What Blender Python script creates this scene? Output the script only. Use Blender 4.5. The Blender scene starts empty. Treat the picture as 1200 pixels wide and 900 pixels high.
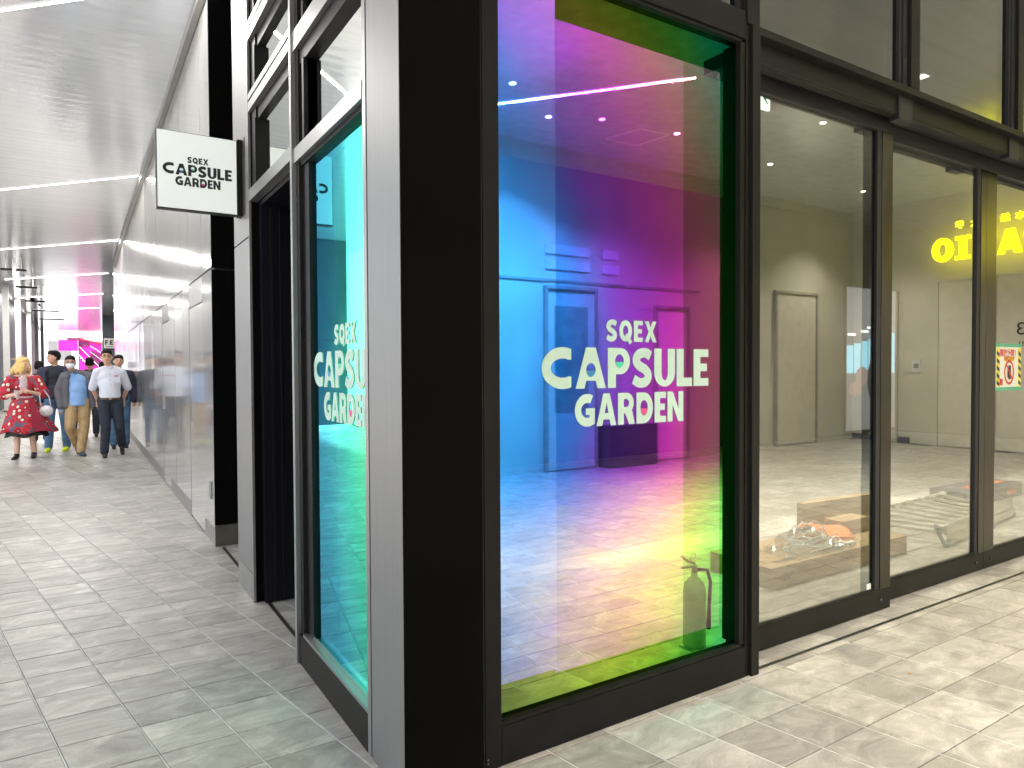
import bpy, bmesh, math, random
from mathutils import Vector, Matrix
random.seed(7)
sc = bpy.context.scene
C = sc.collection
R = math.radians
# ------------------------------------------------------------------ camera
cam = bpy.data.cameras.new('camera'); co = bpy.data.objects.new('camera', cam); C.objects.link(co)
yaw, pitch, roll = R(32.24), R(-1.245), R(-0.277)
f = Vector((math.sin(yaw)*math.cos(pitch), math.cos(yaw)*math.cos(pitch), math.sin(pitch)))
r = Vector((math.cos(yaw), -math.sin(yaw), 0)); u = r.cross(f)
r2 = math.cos(roll)*r + math.sin(roll)*u; u2 = -math.sin(roll)*r + math.cos(roll)*u
m = Matrix((r2, u2, -f)).transposed().to_4x4(); m.translation = Vector((0, 0, 1.55)); co.matrix_world = m
cam.sensor_fit = 'HORIZONTAL'; cam.sensor_width = 36; cam.lens = 804.77/1200*36; cam.clip_start = .05; cam.clip_end = 2000
sc.camera = co
# ------------------------------------------------------------------ world, sun, exposure
w = bpy.data.worlds.new('World'); sc.world = w; w.use_nodes = True
nt = w.node_tree; bg = nt.nodes['Background']
sk = nt.nodes.new('ShaderNodeTexSky'); sk.sky_type = 'NISHITA'; sk.sun_disc = False
SUN_EL, SUN_ROT = R(60), R(-130)
sk.sun_elevation = SUN_EL; sk.sun_rotation = SUN_ROT; sk.air_density = 1.0; sk.dust_density = 3.0
nt.links.new(sk.outputs[0], bg.inputs[0]); bg.inputs[1].default_value = .14
sl = bpy.data.lights.new('sun', 'SUN'); sl.energy = 3.0; sl.angle = R(4); sl.color = (1, .96, .9)
so = bpy.data.objects.new('sun', sl); C.objects.link(so)
so.rotation_euler = Vector((math.sin(SUN_ROT)*math.cos(SUN_EL), math.cos(SUN_ROT)*math.cos(SUN_EL), math.sin(SUN_EL))).to_track_quat('Z', 'Y').to_euler()
vs = sc.view_settings; vs.view_transform = 'Standard'; vs.look = 'None'; vs.exposure = 1.38; vs.gamma = 1; vs.use_curve_mapping = False

# ------------------------------------------------------------------ materials
def mat(name):
    m = bpy.data.materials.new(name); m.use_nodes = True
    return m, m.node_tree, m.node_tree.nodes['Principled BSDF']
def N(nt, t, **k):
    n = nt.nodes.new(t)
    for a, b in k.items():
        if isinstance(a, str) and hasattr(n, a): setattr(n, a, b)
    return n
def noise_mix(nt, c1, c2, scale, detail=4, coord='Object', stretch=(1, 1, 1), lo=.35, hi=.65):
    tc = N(nt, 'ShaderNodeTexCoord'); mp = N(nt, 'ShaderNodeMapping'); mp.inputs['Scale'].default_value = stretch
    nt.links.new(tc.outputs[coord], mp.inputs[0])
    nz = N(nt, 'ShaderNodeTexNoise'); nz.inputs['Scale'].default_value = scale; nz.inputs['Detail'].default_value = detail
    nt.links.new(mp.outputs[0], nz.inputs['Vector'])
    cr = N(nt, 'ShaderNodeValToRGB'); e = cr.color_ramp.elements
    e[0].position = lo; e[1].position = hi; e[0].color = (*c1, 1); e[1].color = (*c2, 1)
    nt.links.new(nz.outputs[0], cr.inputs[0]); return nz, cr, mp
def simple(name, col, rough=.5, metal=0, var=.12, scale=6, bump=0, stretch=(1, 1, 1), spec=.5, rvar=.0):
    m, nt, p = mat(name)
    c1 = tuple(max(0, x*(1-var)) for x in col); c2 = tuple(min(1, x*(1+var)) for x in col)
    nz, cr, mp = noise_mix(nt, c1, c2, scale, stretch=stretch)
    nt.links.new(cr.outputs[0], p.inputs['Base Color'])
    p.inputs['Roughness'].default_value = rough; p.inputs['Metallic'].default_value = metal
    p.inputs['Specular IOR Level'].default_value = spec
    if rvar:
        mr = N(nt, 'ShaderNodeMapRange'); mr.inputs['To Min'].default_value = rough-rvar; mr.inputs['To Max'].default_value = rough+rvar
        nt.links.new(nz.outputs[0], mr.inputs[0]); nt.links.new(mr.outputs[0], p.inputs['Roughness'])
    if bump:
        b = N(nt, 'ShaderNodeBump'); b.inputs['Strength'].default_value = bump; b.inputs['Distance'].default_value = .01
        nt.links.new(nz.outputs[0], b.inputs['Height']); nt.links.new(b.outputs[0], p.inputs['Normal'])
    return m
def emit(name, col, s):
    m, nt, p = mat(name); p.inputs['Base Color'].default_value = (*col, 1)
    p.inputs['Emission Color'].default_value = (*col, 1); p.inputs['Emission Strength'].default_value = s
    return m
SH = .187; TX = .2957; TY = .283
def tile_mat():
    m, nt, p = mat('porcelain_tile'); L = nt.links.new
    g = N(nt, 'ShaderNodeNewGeometry'); sx = N(nt, 'ShaderNodeSeparateXYZ'); L(g.outputs['Position'], sx.inputs[0])
    def mth(op, a, b=None):
        n = N(nt, 'ShaderNodeMath'); n.operation = op
        for i, v in enumerate((a, b)):
            if v is None: continue
            if isinstance(v, (int, float)): n.inputs[i].default_value = v
            else: L(v, n.inputs[i])
        return n.outputs[0]
    uu = mth('FLOOR', mth('DIVIDE', mth('ADD', mth('ADD', sx.outputs[0], mth('MULTIPLY', sx.outputs[1], SH)), -(-.15+3.65*SH)), TX))
    vv = mth('FLOOR', mth('DIVIDE', mth('ADD', sx.outputs[1], -3.65), TY))
    cb = N(nt, 'ShaderNodeCombineXYZ'); L(uu, cb.inputs[0]); L(vv, cb.inputs[1])
    wn = N(nt, 'ShaderNodeTexWhiteNoise'); L(cb.outputs[0], wn.inputs['Vector'])
    va = N(nt, 'ShaderNodeVectorMath'); va.operation = 'MULTIPLY_ADD'
    L(wn.outputs['Color'], va.inputs[0]); va.inputs[1].default_value = (9, 9, 9); L(g.outputs['Position'], va.inputs[2])
    mp = N(nt, 'ShaderNodeMapping'); mp.inputs['Scale'].default_value = (.8, 1.5, 1); L(va.outputs[0], mp.inputs[0])
    nz = N(nt, 'ShaderNodeTexNoise'); nz.inputs['Scale'].default_value = 5.0; nz.inputs['Detail'].default_value = 10; nz.inputs['Roughness'].default_value = .70; nz.inputs['Distortion'].default_value = .9
    L(mp.outputs[0], nz.inputs['Vector'])
    cr = N(nt, 'ShaderNodeValToRGB'); e = cr.color_ramp.elements
    e[0].position = .3; e[0].color = (.255, .234, .203, 1); e[1].position = .74; e[1].color = (.615, .575, .50, 1)
    x = cr.color_ramp.elements.new(.52); x.color = (.395, .366, .317, 1)
    L(nz.outputs[0], cr.inputs[0])
    mr = N(nt, 'ShaderNodeMapRange'); mr.inputs['To Min'].default_value = .84; mr.inputs['To Max'].default_value = 1.13; L(wn.outputs['Value'], mr.inputs[0])
    mx = N(nt, 'ShaderNodeVectorMath'); mx.operation = 'SCALE'; L(cr.outputs[0], mx.inputs[0]); L(mr.outputs[0], mx.inputs['Scale'])
    n2 = N(nt, 'ShaderNodeTexNoise'); n2.inputs['Scale'].default_value = 140; n2.inputs['Detail'].default_value = 3; L(g.outputs['Position'], n2.inputs['Vector'])
    r2 = N(nt, 'ShaderNodeMapRange'); r2.inputs['From Min'].default_value = .3; r2.inputs['From Max'].default_value = .7; r2.inputs['To Min'].default_value = .9; r2.inputs['To Max'].default_value = 1.06; L(n2.outputs[0], r2.inputs[0])
    m2 = N(nt, 'ShaderNodeVectorMath'); m2.operation = 'SCALE'; L(mx.outputs[0], m2.inputs[0]); L(r2.outputs[0], m2.inputs['Scale'])
    L(m2.outputs[0], p.inputs['Base Color'])
    rr = N(nt, 'ShaderNodeMapRange'); rr.inputs['To Min'].default_value = .5; rr.inputs['To Max'].default_value = .26; L(nz.outputs[0], rr.inputs[0]); L(rr.outputs[0], p.inputs['Roughness'])
    b = N(nt, 'ShaderNodeBump'); b.inputs['Strength'].default_value = .12; b.inputs['Distance'].default_value = .004; L(nz.outputs[0], b.inputs['Height']); L(b.outputs[0], p.inputs['Normal'])
    return m
M = {}
M['tile'] = tile_mat()
M['grout'] = simple('grout_dark', (.10, .09, .08), .9)
M['grout_pale'] = simple('grout_pale', (.62, .60, .54), .8, var=.2, scale=9)
M['drain'] = simple('drain_metal', (.20, .19, .16), .35, .9)
M['steel'] = simple('brushed_steel', (.27, .265, .255), .44, .6, var=.05, scale=3, stretch=(40, 40, .6), rvar=.05)
def panel_steel():
    m, nt, p = mat('panel_steel'); L = nt.links.new
    nz, cr, mp = noise_mix(nt, (.50, .49, .475), (.62, .61, .59), 2.5, stretch=(1, 18, .25))
    L(cr.outputs[0], p.inputs['Base Color']); p.inputs['Metallic'].default_value = .55; p.inputs['Roughness'].default_value = .10
    tc = N(nt, 'ShaderNodeTexCoord'); n2 = N(nt, 'ShaderNodeTexNoise'); n2.inputs['Scale'].default_value = 1.0; n2.inputs['Detail'].default_value = 1.5
    mp2 = N(nt, 'ShaderNodeMapping'); mp2.inputs['Scale'].default_value = (1, 1.6, .5); L(tc.outputs['Object'], mp2.inputs[0]); L(mp2.outputs[0], n2.inputs['Vector'])
    b = N(nt, 'ShaderNodeBump'); b.inputs['Strength'].default_value = .16; b.inputs['Distance'].default_value = .02
    L(n2.outputs[0], b.inputs['Height']); L(b.outputs[0], p.inputs['Normal'])
    return m
M['panel'] = panel_steel()
M['frame_silver'] = simple('frame_silver', (.36, .355, .345), .34, .8, var=.06, scale=4, stretch=(1, 1, 1))
M['black'] = simple('black_panel', (.003, .003, .003), .5, 0, var=.2, scale=2, spec=.03)
M['black_steel'] = simple('black_steel', (.012, .011, .011), .42, .1, var=.15, spec=.12)
M['bronze'] = simple('dark_bronze_frame', (.017, .016, .013), .42, 0, spec=.10, var=.08, scale=3, rvar=.04)
M['satin'] = simple('satin_bronze_stile', (.075, .07, .058), .25, 1, var=.08, scale=3)
M['gasket'] = simple('gasket_rubber', (.012, .012, .014), .55)
M['door_black'] = simple('door_black', (.006, .006, .010), .35, 0, spec=.25)
def ceiling_mat():
    m, nt, p = mat('ceiling_metal'); L = nt.links.new
    p.inputs['Metallic'].default_value = .42; p.inputs['Roughness'].default_value = .15; p.inputs['Specular IOR Level'].default_value = .9
    tc = N(nt, 'ShaderNodeTexCoord'); sp = N(nt, 'ShaderNodeSeparateXYZ'); L(tc.outputs['Object'], sp.inputs[0])
    wv = N(nt, 'ShaderNodeTexWave'); wv.wave_type = 'BANDS'; wv.bands_direction = 'Y'; wv.inputs['Scale'].default_value = 1.55; wv.inputs['Distortion'].default_value = .15; wv.inputs['Detail'].default_value = 1
    L(tc.outputs['Object'], wv.inputs['Vector'])
    mp = N(nt, 'ShaderNodeMapping'); mp.inputs['Scale'].default_value = (.15, 6, 1); L(tc.outputs['Object'], mp.inputs[0])
    nz = N(nt, 'ShaderNodeTexNoise'); nz.inputs['Scale'].default_value = 2.2; nz.inputs['Detail'].default_value = 3; L(mp.outputs[0], nz.inputs['Vector'])
    ad = N(nt, 'ShaderNodeMath'); ad.operation = 'MULTIPLY_ADD'; L(nz.outputs[0], ad.inputs[0]); ad.inputs[1].default_value = 1.2; L(wv.outputs['Color'], ad.inputs[2])
    b = N(nt, 'ShaderNodeBump'); b.inputs['Strength'].default_value = .14; b.inputs['Distance'].default_value = .006; L(ad.outputs[0], b.inputs['Height']); L(b.outputs[0], p.inputs['Normal'])
    cr = N(nt, 'ShaderNodeValToRGB'); e = cr.color_ramp.elements; e[0].color = (.77, .81, .85, 1); e[1].color = (.86, .90, .95, 1); e[0].position = .3; e[1].position = .7
    L(nz.outputs[0], cr.inputs[0]); L(cr.outputs[0], p.inputs['Base Color'])
    return m
M['ceiling'] = ceiling_mat()
M['ceiling_in'] = simple('interior_ceiling', (.24, .24, .22), .7)
M['wall_dark'] = simple('dark_grey_cladding', (.085, .095, .115), .45, .3, var=.1, scale=1.5)
M['wall_beige'] = simple('beige_wall', (.66, .63, .53), .45, 0, var=.06, scale=1.2)
M['wall_beige2'] = simple('beige_door_leaf', (.72, .68, .57), .35, 0, var=.04)
M['surround'] = simple('door_surround_paint', (.40, .38, .32), .4)
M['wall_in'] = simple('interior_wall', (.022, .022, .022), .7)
M['white'] = simple('white_paint', (.78, .78, .76), .4, var=.03)
M['sign_white'] = emit('sign_acrylic_added_glow', (.66, .69, .66), .20)  # glow added to lift the shaded sign face, shared by the far treads
M['ink'] = simple('black_ink', (.012, .011, .014), .4)
M['vinyl'] = simple('mint_vinyl', (.50, .68, .56), .5, var=.03)
M['c_blue'] = simple('capsule_blue', (.03, .25, .45), .4); M['c_green'] = simple('capsule_green', (.06, .60, .36), .4); M['c_pink'] = simple('capsule_pink', (.75, .08, .28), .4)
M['light'] = emit('lamp_diffuser', (1, .98, .92), 7); M['down'] = emit('downlight_lens', (1, .93, .75), 22)
M['card'] = simple('cardboard', (.42, .27, .13), .75, var=.12, scale=8, stretch=(.5, 3, 3), bump=.05)
M['card_dark'] = simple('cardboard_print', (.16, .11, .07), .7)
M['orange'] = simple('orange_cloth', (.72, .20, .05), .75, var=.1, bump=.1)
M['alu'] = simple('ladder_aluminium', (.58, .56, .46), .38, .8, var=.08)
M['teal_rubber'] = simple('teal_rubber', (.10, .17, .17), .6)
M['white_plastic'] = simple('white_plastic', (.72, .72, .70), .35)
M['extinguisher'] = simple('extinguisher_shell', (.50, .48, .45), .25, .1, var=.03)
M['extinguisher_head'] = simple('extinguisher_lever', (.40, .40, .38), .4)
M['pink'] = simple('magenta_glass_panel', (.85, .03, .42), .3, var=.35, scale=.35, stretch=(1, 1, .5))
M['pink_pale'] = simple('pale_pink_panel', (.95, .50, .66), .4, var=.2, scale=.4)
M['sky_wall'] = simple('bright_facade', (.85, .86, .87), .5, var=.03)
M['maroon'] = simple('maroon_recess', (.22, .03, .12), .6)
M['green_exit'] = simple('exit_green', (.0, .36, .14), .4)
def exit_face(): return emit('exit_sign_face', (.85, 1, .92), 1.0)
M['exit'] = exit_face()
M['yellow_lamp'] = emit('yellow_sign_letter', (1, .90, .010), 1.9)
M['yellow'] = simple('yellow_ink', (.85, .68, .02), .5); M['red'] = simple('red_ink', (.62, .03, .04), .5); M['tape'] = simple('green_tape', (.10, .42, .25), .5)
M['poster'] = simple('poster_paper', (.74, .76, .66), .6, var=.02)

def slab_out(nt, sh, out):
    """the coating sits on the face the light enters by; leaving the slab by its other face is free"""
    g = N(nt, 'ShaderNodeNewGeometry'); t2 = N(nt, 'ShaderNodeBsdfTransparent'); mx = N(nt, 'ShaderNodeMixShader')
    nt.links.new(g.outputs['Backfacing'], mx.inputs[0]); nt.links.new(sh, mx.inputs[1]); nt.links.new(t2.outputs[0], mx.inputs[2]); nt.links.new(mx.outputs[0], out.inputs[0])
def clear_glass(name, base, k, tint=(.93, .96, .93), rough=0.0):
    m, nt, p = mat(name); nt.nodes.remove(p); L = nt.links.new; out = nt.nodes['Material Output']
    tr = N(nt, 'ShaderNodeBsdfTransparent'); tr.inputs[0].default_value = (*tint, 1)
    gl = N(nt, 'ShaderNodeBsdfGlossy'); gl.inputs['Roughness'].default_value = rough; gl.inputs[0].default_value = (.97, 1, .97, 1)
    lw = N(nt, 'ShaderNodeFresnel'); lw.inputs[0].default_value = 1.5
    ma = N(nt, 'ShaderNodeMath'); ma.operation = 'MULTIPLY_ADD'; ma.inputs[1].default_value = k; ma.inputs[2].default_value = base; ma.use_clamp = True
    L(lw.outputs[0], ma.inputs[0]); mx = N(nt, 'ShaderNodeMixShader'); L(ma.outputs[0], mx.inputs[0]); L(tr.outputs[0], mx.inputs[1]); L(gl.outputs[0], mx.inputs[2]); slab_out(nt, mx.outputs[0], out)
    return m
M['edge_glass'] = clear_glass('glass_edge', .05, 1, (.75, .92, .85))
M['door_glass'] = clear_glass('door_glass', .20, 1.4, (.60, .60, .54))
M['door_glass_dim'] = clear_glass('door_glass_dim_reflection', .02, .6, (.38, .42, .38))  # dimmer copy of the door glass: jamb's dark mirror image put in the colour
M['upper_glass'] = clear_glass('upper_glass', .07, 1.1, (.10, .10, .10))
M['upper_glass_a'] = clear_glass('upper_glass_corridor', .70, .8, (.30, .30, .32))
M['plastic_bag'] = clear_glass('plastic_bag_film', .12, 1.5, (.93, .93, .93), .15)

def film(name, cmin, cmax, T, Rr, mask=None, strip=None, base=(.0, .0, .0)):
    """dichroic film: what it lets through (T) and throws back (Rr) depend on the angle of incidence."""
    m, nt, p = mat(name); nt.nodes.remove(p); L = nt.links.new; out = nt.nodes['Material Output']
    g = N(nt, 'ShaderNodeNewGeometry'); dp = N(nt, 'ShaderNodeVectorMath'); dp.operation = 'DOT_PRODUCT'
    L(g.outputs['Incoming'], dp.inputs[0]); L(g.outputs['True Normal'], dp.inputs[1])
    ab = N(nt, 'ShaderNodeMath'); ab.operation = 'ABSOLUTE'; L(dp.outputs['Value'], ab.inputs[0])
    tc = N(nt, 'ShaderNodeTexCoord')
    nz = N(nt, 'ShaderNodeTexNoise'); nz.inputs['Scale'].default_value = 1.3; nz.inputs['Detail'].default_value = 2; L(tc.outputs['Object'], nz.inputs['Vector'])
    ma = N(nt, 'ShaderNodeMath'); ma.operation = 'MULTIPLY_ADD'; ma.inputs[1].default_value = (cmax-cmin)*.16; L(nz.outputs[0], ma.inputs[0]); L(ab.outputs[0], ma.inputs[2])
    mr = N(nt, 'ShaderNodeMapRange'); mr.inputs['From Min'].default_value = cmin+(cmax-cmin)*.08; mr.inputs['From Max'].default_value = cmax+(cmax-cmin)*.08; L(ma.outputs[0], mr.inputs[0])
    def ramp(st):
        cr = N(nt, 'ShaderNodeValToRGB'); e = cr.color_ramp.elements; cr.color_ramp.interpolation = 'B_SPLINE' if 0 else 'LINEAR'
        while len(e) > 1: e.remove(e[-1])
        e[0].position = st[0][0]; e[0].color = (*st[0][1], 1)
        for q, c in st[1:]: x = e.new(q); x.color = (*c, 1)
        L(mr.outputs[0], cr.inputs[0]); return cr.outputs[0]
    t = ramp(T); rf = ramp(Rr)
    sp = N(nt, 'ShaderNodeSeparateXYZ'); L(tc.outputs['Object'], sp.inputs[0])
    def inside(box):
        prev = None
        for i, (a, b) in enumerate(box):
            if a is None: continue
            for op, v in (('GREATER_THAN', a), ('LESS_THAN', b)):
                n = N(nt, 'ShaderNodeMath'); n.operation = op; L(sp.outputs[i], n.inputs[0]); n.inputs[1].default_value = v
                if prev is not None:
                    q = N(nt, 'ShaderNodeMath'); q.operation = 'MULTIPLY'; L(prev, q.inputs[0]); L(n.outputs[0], q.inputs[1]); prev = q.outputs[0]
                else: prev = n.outputs[0]
        return prev
    tr = N(nt, 'ShaderNodeBsdfTransparent'); L(t, tr.inputs[0])
    gl = N(nt, 'ShaderNodeBsdfGlossy'); gl.inputs['Roughness'].default_value = 0.015
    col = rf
    if mask:  # frame's mirror image put into the colour: no reflection near the edges
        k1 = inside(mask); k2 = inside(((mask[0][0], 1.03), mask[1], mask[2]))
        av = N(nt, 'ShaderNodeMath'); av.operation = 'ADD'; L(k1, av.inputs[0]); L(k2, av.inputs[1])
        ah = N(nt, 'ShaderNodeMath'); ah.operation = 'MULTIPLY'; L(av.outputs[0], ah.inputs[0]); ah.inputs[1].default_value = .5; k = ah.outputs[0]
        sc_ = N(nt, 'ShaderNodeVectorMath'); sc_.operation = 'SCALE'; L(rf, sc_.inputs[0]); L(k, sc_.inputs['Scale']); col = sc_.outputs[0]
    if strip:      # bluer reflection painted into the strip next to the column
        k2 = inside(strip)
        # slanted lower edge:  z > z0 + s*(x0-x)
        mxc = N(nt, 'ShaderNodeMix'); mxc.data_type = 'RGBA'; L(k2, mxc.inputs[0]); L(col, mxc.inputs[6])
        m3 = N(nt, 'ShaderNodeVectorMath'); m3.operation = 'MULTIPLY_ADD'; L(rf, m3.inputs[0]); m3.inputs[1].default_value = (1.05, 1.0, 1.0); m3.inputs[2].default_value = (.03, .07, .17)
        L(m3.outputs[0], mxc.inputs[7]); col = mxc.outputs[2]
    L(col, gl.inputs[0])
    ad = N(nt, 'ShaderNodeAddShader'); L(tr.outputs[0], ad.inputs[0]); L(gl.outputs[0], ad.inputs[1]); slab_out(nt, ad.outputs[0], out)
    return m
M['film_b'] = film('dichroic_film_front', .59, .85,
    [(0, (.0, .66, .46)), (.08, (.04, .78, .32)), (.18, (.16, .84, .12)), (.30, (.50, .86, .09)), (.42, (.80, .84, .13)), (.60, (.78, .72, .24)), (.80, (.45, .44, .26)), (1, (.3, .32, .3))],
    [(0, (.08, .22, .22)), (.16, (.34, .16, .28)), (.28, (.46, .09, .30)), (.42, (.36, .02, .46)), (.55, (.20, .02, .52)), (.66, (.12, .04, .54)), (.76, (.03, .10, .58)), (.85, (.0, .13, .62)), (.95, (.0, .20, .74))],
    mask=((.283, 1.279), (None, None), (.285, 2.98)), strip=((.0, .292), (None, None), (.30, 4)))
M['film_a'] = film('dichroic_film_corridor', .27, .34,
    [(0, (.34, .50, .70)), (.5, (.34, .62, .62)), (1, (.34, .66, .45))],
    [(0, (.12, .58, .88)), (.30, (.12, .72, .97)), (.5, (.16, .95, .97)), (.72, (.12, 1, .72)), (1, (.18, 1, .50))])

# ------------------------------------------------------------------ builders
OFF = {}
class MB:
    def __init__(s): s.v = []; s.f = []
    def add(s, vs, fs):
        n = len(s.v); s.v += [tuple(q) for q in vs]; s.f += [tuple(i+n for i in q) for q in fs]; return s
    def box(s, x0, x1, y0, y1, z0, z1):
        return s.add([(x0, y0, z0), (x1, y0, z0), (x1, y1, z0), (x0, y1, z0), (x0, y0, z1), (x1, y0, z1), (x1, y1, z1), (x0, y1, z1)],
                     [(0, 3, 2, 1), (4, 5, 6, 7), (0, 1, 5, 4), (1, 2, 6, 5), (2, 3, 7, 6), (3, 0, 4, 7)])
    def prism(s, pts, axis, a, b):
        """extrude a 2D outline (list of pairs) along axis from a to b"""
        n = len(pts)
        def P(q, h): return (h, q[0], q[1]) if axis == 'x' else (q[0], h, q[1]) if axis == 'y' else (q[0], q[1], h)
        return s.add([P(q, a) for q in pts]+[P(q, b) for q in pts], [tuple(range(n))[::-1], tuple(range(n, 2*n))]+[(i, (i+1) % n, n+(i+1) % n, n+i) for i in range(n)])
    def tube(s, pts, rad, k=8):
        pts = [Vector(p) for p in pts]; n = len(pts); rad = [rad]*n if isinstance(rad, (int, float)) else rad
        vs = []; fs = []
        for i, p in enumerate(pts):
            d = (pts[min(i+1, n-1)]-pts[max(i-1, 0)]).normalized()
            a = d.cross(Vector((0, 0, 1)) if abs(d.z) < .9 else Vector((1, 0, 0))).normalized(); b = d.cross(a)
            for j in range(k):
                t = 2*math.pi*j/k; vs.append(p+rad[i]*(math.cos(t)*a+math.sin(t)*b))
        for i in range(n-1):
            for j in range(k): fs.append((i*k+j, i*k+(j+1) % k, (i+1)*k+(j+1) % k, (i+1)*k+j))
        fs.append(tuple(range(k))[::-1]); fs.append(tuple(range((n-1)*k, n*k)))
        return s.add(vs, fs)
    def ell(s, c, rx, ry, rz, nu=14, nv=9, rot=None):
        vs = []; fs = []; c = Vector(c)
        for i in range(1, nv):
            t = math.pi*i/nv
            for j in range(nu):
                a = 2*math.pi*j/nu; q = Vector((rx*math.sin(t)*math.cos(a), ry*math.sin(t)*math.sin(a), rz*math.cos(t)))
                if rot: q = rot @ q
                vs.append(c+q)
        for e in (Vector((0, 0, rz)), Vector((0, 0, -rz))): vs.append(c+((rot @ e) if rot else e))
        T = len(vs)-2
        for i in range(nv-2):
            for j in range(nu): fs.append((i*nu+j, (i+1)*nu+j, (i+1)*nu+(j+1) % nu, i*nu+(j+1) % nu))
        for j in range(nu): fs.append((T, j, (j+1) % nu)); fs.append((T+1, (nv-2)*nu+(j+1) % nu, (nv-2)*nu+j))
        return s.add(vs, fs)
    def limb(s, *pr):
        """chain of (point, radius): tapered capsules, closed"""
        for (p, a), (q, b) in zip(pr, pr[1:]):
            s.tube([p, q], [a, b], 10)
        for p, a in pr: s.ell(p, a, a, a, 10, 6)
        return s
    def mesh(s, name, off=(0, 0, 0)):
        me = bpy.data.meshes.new(name); o = Vector(off)
        me.from_pydata([tuple(Vector(q)-o) for q in s.v], [], s.f); me.update(); return me
    def obj(s, name, m, parent=None, at=None, smooth=False, bevel=0):
        off = OFF[parent.name] if parent else Vector(at or (0, 0, 0))
        me = s.mesh(name, off); me.materials.append(M[m] if isinstance(m, str) else m)
        o = bpy.data.objects.new(name, me); C.objects.link(o); OFF[o.name] = Vector(off)
        if parent: o.parent = parent
        else: o.location = off
        bm = bmesh.new(); bm.from_mesh(me); bmesh.ops.recalc_face_normals(bm, faces=bm.faces); bm.to_mesh(me); bm.free()
        if smooth:
            for q in me.polygons: q.use_smooth = True
        if bevel:
            b = o.modifiers.new('bevel', 'BEVEL'); b.width = bevel; b.segments = 2; b.limit_method = 'ANGLE'
        return o
def tag(o, label=None, cat=None, group=None, kind=None):
    if label: o['label'] = label
    if cat: o['category'] = cat
    if group: o['group'] = group
    if kind: o['kind'] = kind
    return o
def thing(name, loc, label, cat, group=None):
    o = bpy.data.objects.new(name, None); C.objects.link(o); o.location = loc; OFF[o.name] = Vector(loc); o.empty_display_size = .2
    return tag(o, label, cat, group)
def box(name, m, parent, *b, bevel=0, **k): return MB().box(*b).obj(name, m, parent, bevel=bevel, **k)
def remesh(mb, name, m, parent, voxel=.014, smooth=4):
    off = OFF[parent.name]; me = mb.mesh(name, off); t = bpy.data.objects.new('tmp', me); C.objects.link(t)
    a = t.modifiers.new('r', 'REMESH'); a.mode = 'VOXEL'; a.voxel_size = voxel
    b = t.modifiers.new('s', 'SMOOTH'); b.iterations = smooth; b.factor = .5
    dg = bpy.context.evaluated_depsgraph_get(); n = bpy.data.meshes.new_from_object(t.evaluated_get(dg)); bpy.data.objects.remove(t)
    n.name = name; n.materials.clear(); n.materials.append(M[m] if isinstance(m, str) else m)
    for q in n.polygons: q.use_smooth = True
    o = bpy.data.objects.new(name, n); C.objects.link(o); o.parent = parent; OFF[o.name] = Vector(off); return o
def curve_mesh(loops, depth, fn):
    """closed outlines (holes by even-odd) -> filled, slightly extruded mesh; fn maps (u,v,w) to world"""
    cu = bpy.data.curves.new('c', 'CURVE'); cu.dimensions = '2D'; cu.fill_mode = 'BOTH'; cu.extrude = depth/2
    for lp in loops:
        s = cu.splines.new('POLY'); s.points.add(len(lp)-1); s.use_cyclic_u = True
        for i, q in enumerate(lp): s.points[i].co = (q[0], q[1], 0, 1)
    t = bpy.data.objects.new('tmp', cu); C.objects.link(t)
    dg = bpy.context.evaluated_depsgraph_get(); n = bpy.data.meshes.new_from_object(t.evaluated_get(dg)); bpy.data.objects.remove(t)
    vs = [fn(v.co.x, v.co.y, v.co.z) for v in n.vertices]; fs = [tuple(q.vertices) for q in n.polygons]; bpy.data.meshes.remove(n)
    return vs, fs
def text_mesh(txt, size, depth, fn, offset=0):
    cu = bpy.data.curves.new('t', 'FONT'); cu.body = txt; cu.size = size; cu.extrude = depth/2; cu.offset = offset; cu.align_x = 'CENTER'; cu.align_y = 'CENTER'
    t = bpy.data.objects.new('tmp', cu); C.objects.link(t)
    dg = bpy.context.evaluated_depsgraph_get(); n = bpy.data.meshes.new_from_object(t.evaluated_get(dg)); bpy.data.objects.remove(t)
    vs = [fn(v.co.x, v.co.y, v.co.z) for v in n.vertices]; fs = [tuple(q.vertices) for q in n.polygons]; bpy.data.meshes.remove(n)
    return vs, fs

# ------------------------------------------------------------------ glyphs of the logo (bold geometric capitals)
def arc(cx, cy, rx, ry, a0, a1, n=22):
    return [(cx+rx*math.cos(R(a0+(a1-a0)*i/n)), cy+ry*math.sin(R(a0+(a1-a0)*i/n))) for i in range(n+1)]
def spline_strip(pts, t, n=9):
    P = [Vector((*p, 0)) for p in pts]; P = [2*P[0]-P[1]]+P+[2*P[-1]-P[-2]]; c = []
    for i in range(1, len(P)-2):
        for k in range(n):
            s = k/n; a, b, d, e = P[i-1], P[i], P[i+1], P[i+2]
            c.append(.5*((2*b)+(d-a)*s+(2*a-5*b+4*d-e)*s*s+(3*b-a-3*d+e)*s**3))
    c.append(P[-2]); l = []; r_ = []
    for i, q in enumerate(c):
        d = (c[min(i+1, len(c)-1)]-c[max(i-1, 0)]).normalized(); nn = Vector((-d.y, d.x, 0))*t/2
        l.append((q+nn)[:2]); r_.append((q-nn)[:2])
    return l+r_[::-1]
T_ = .272
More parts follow.
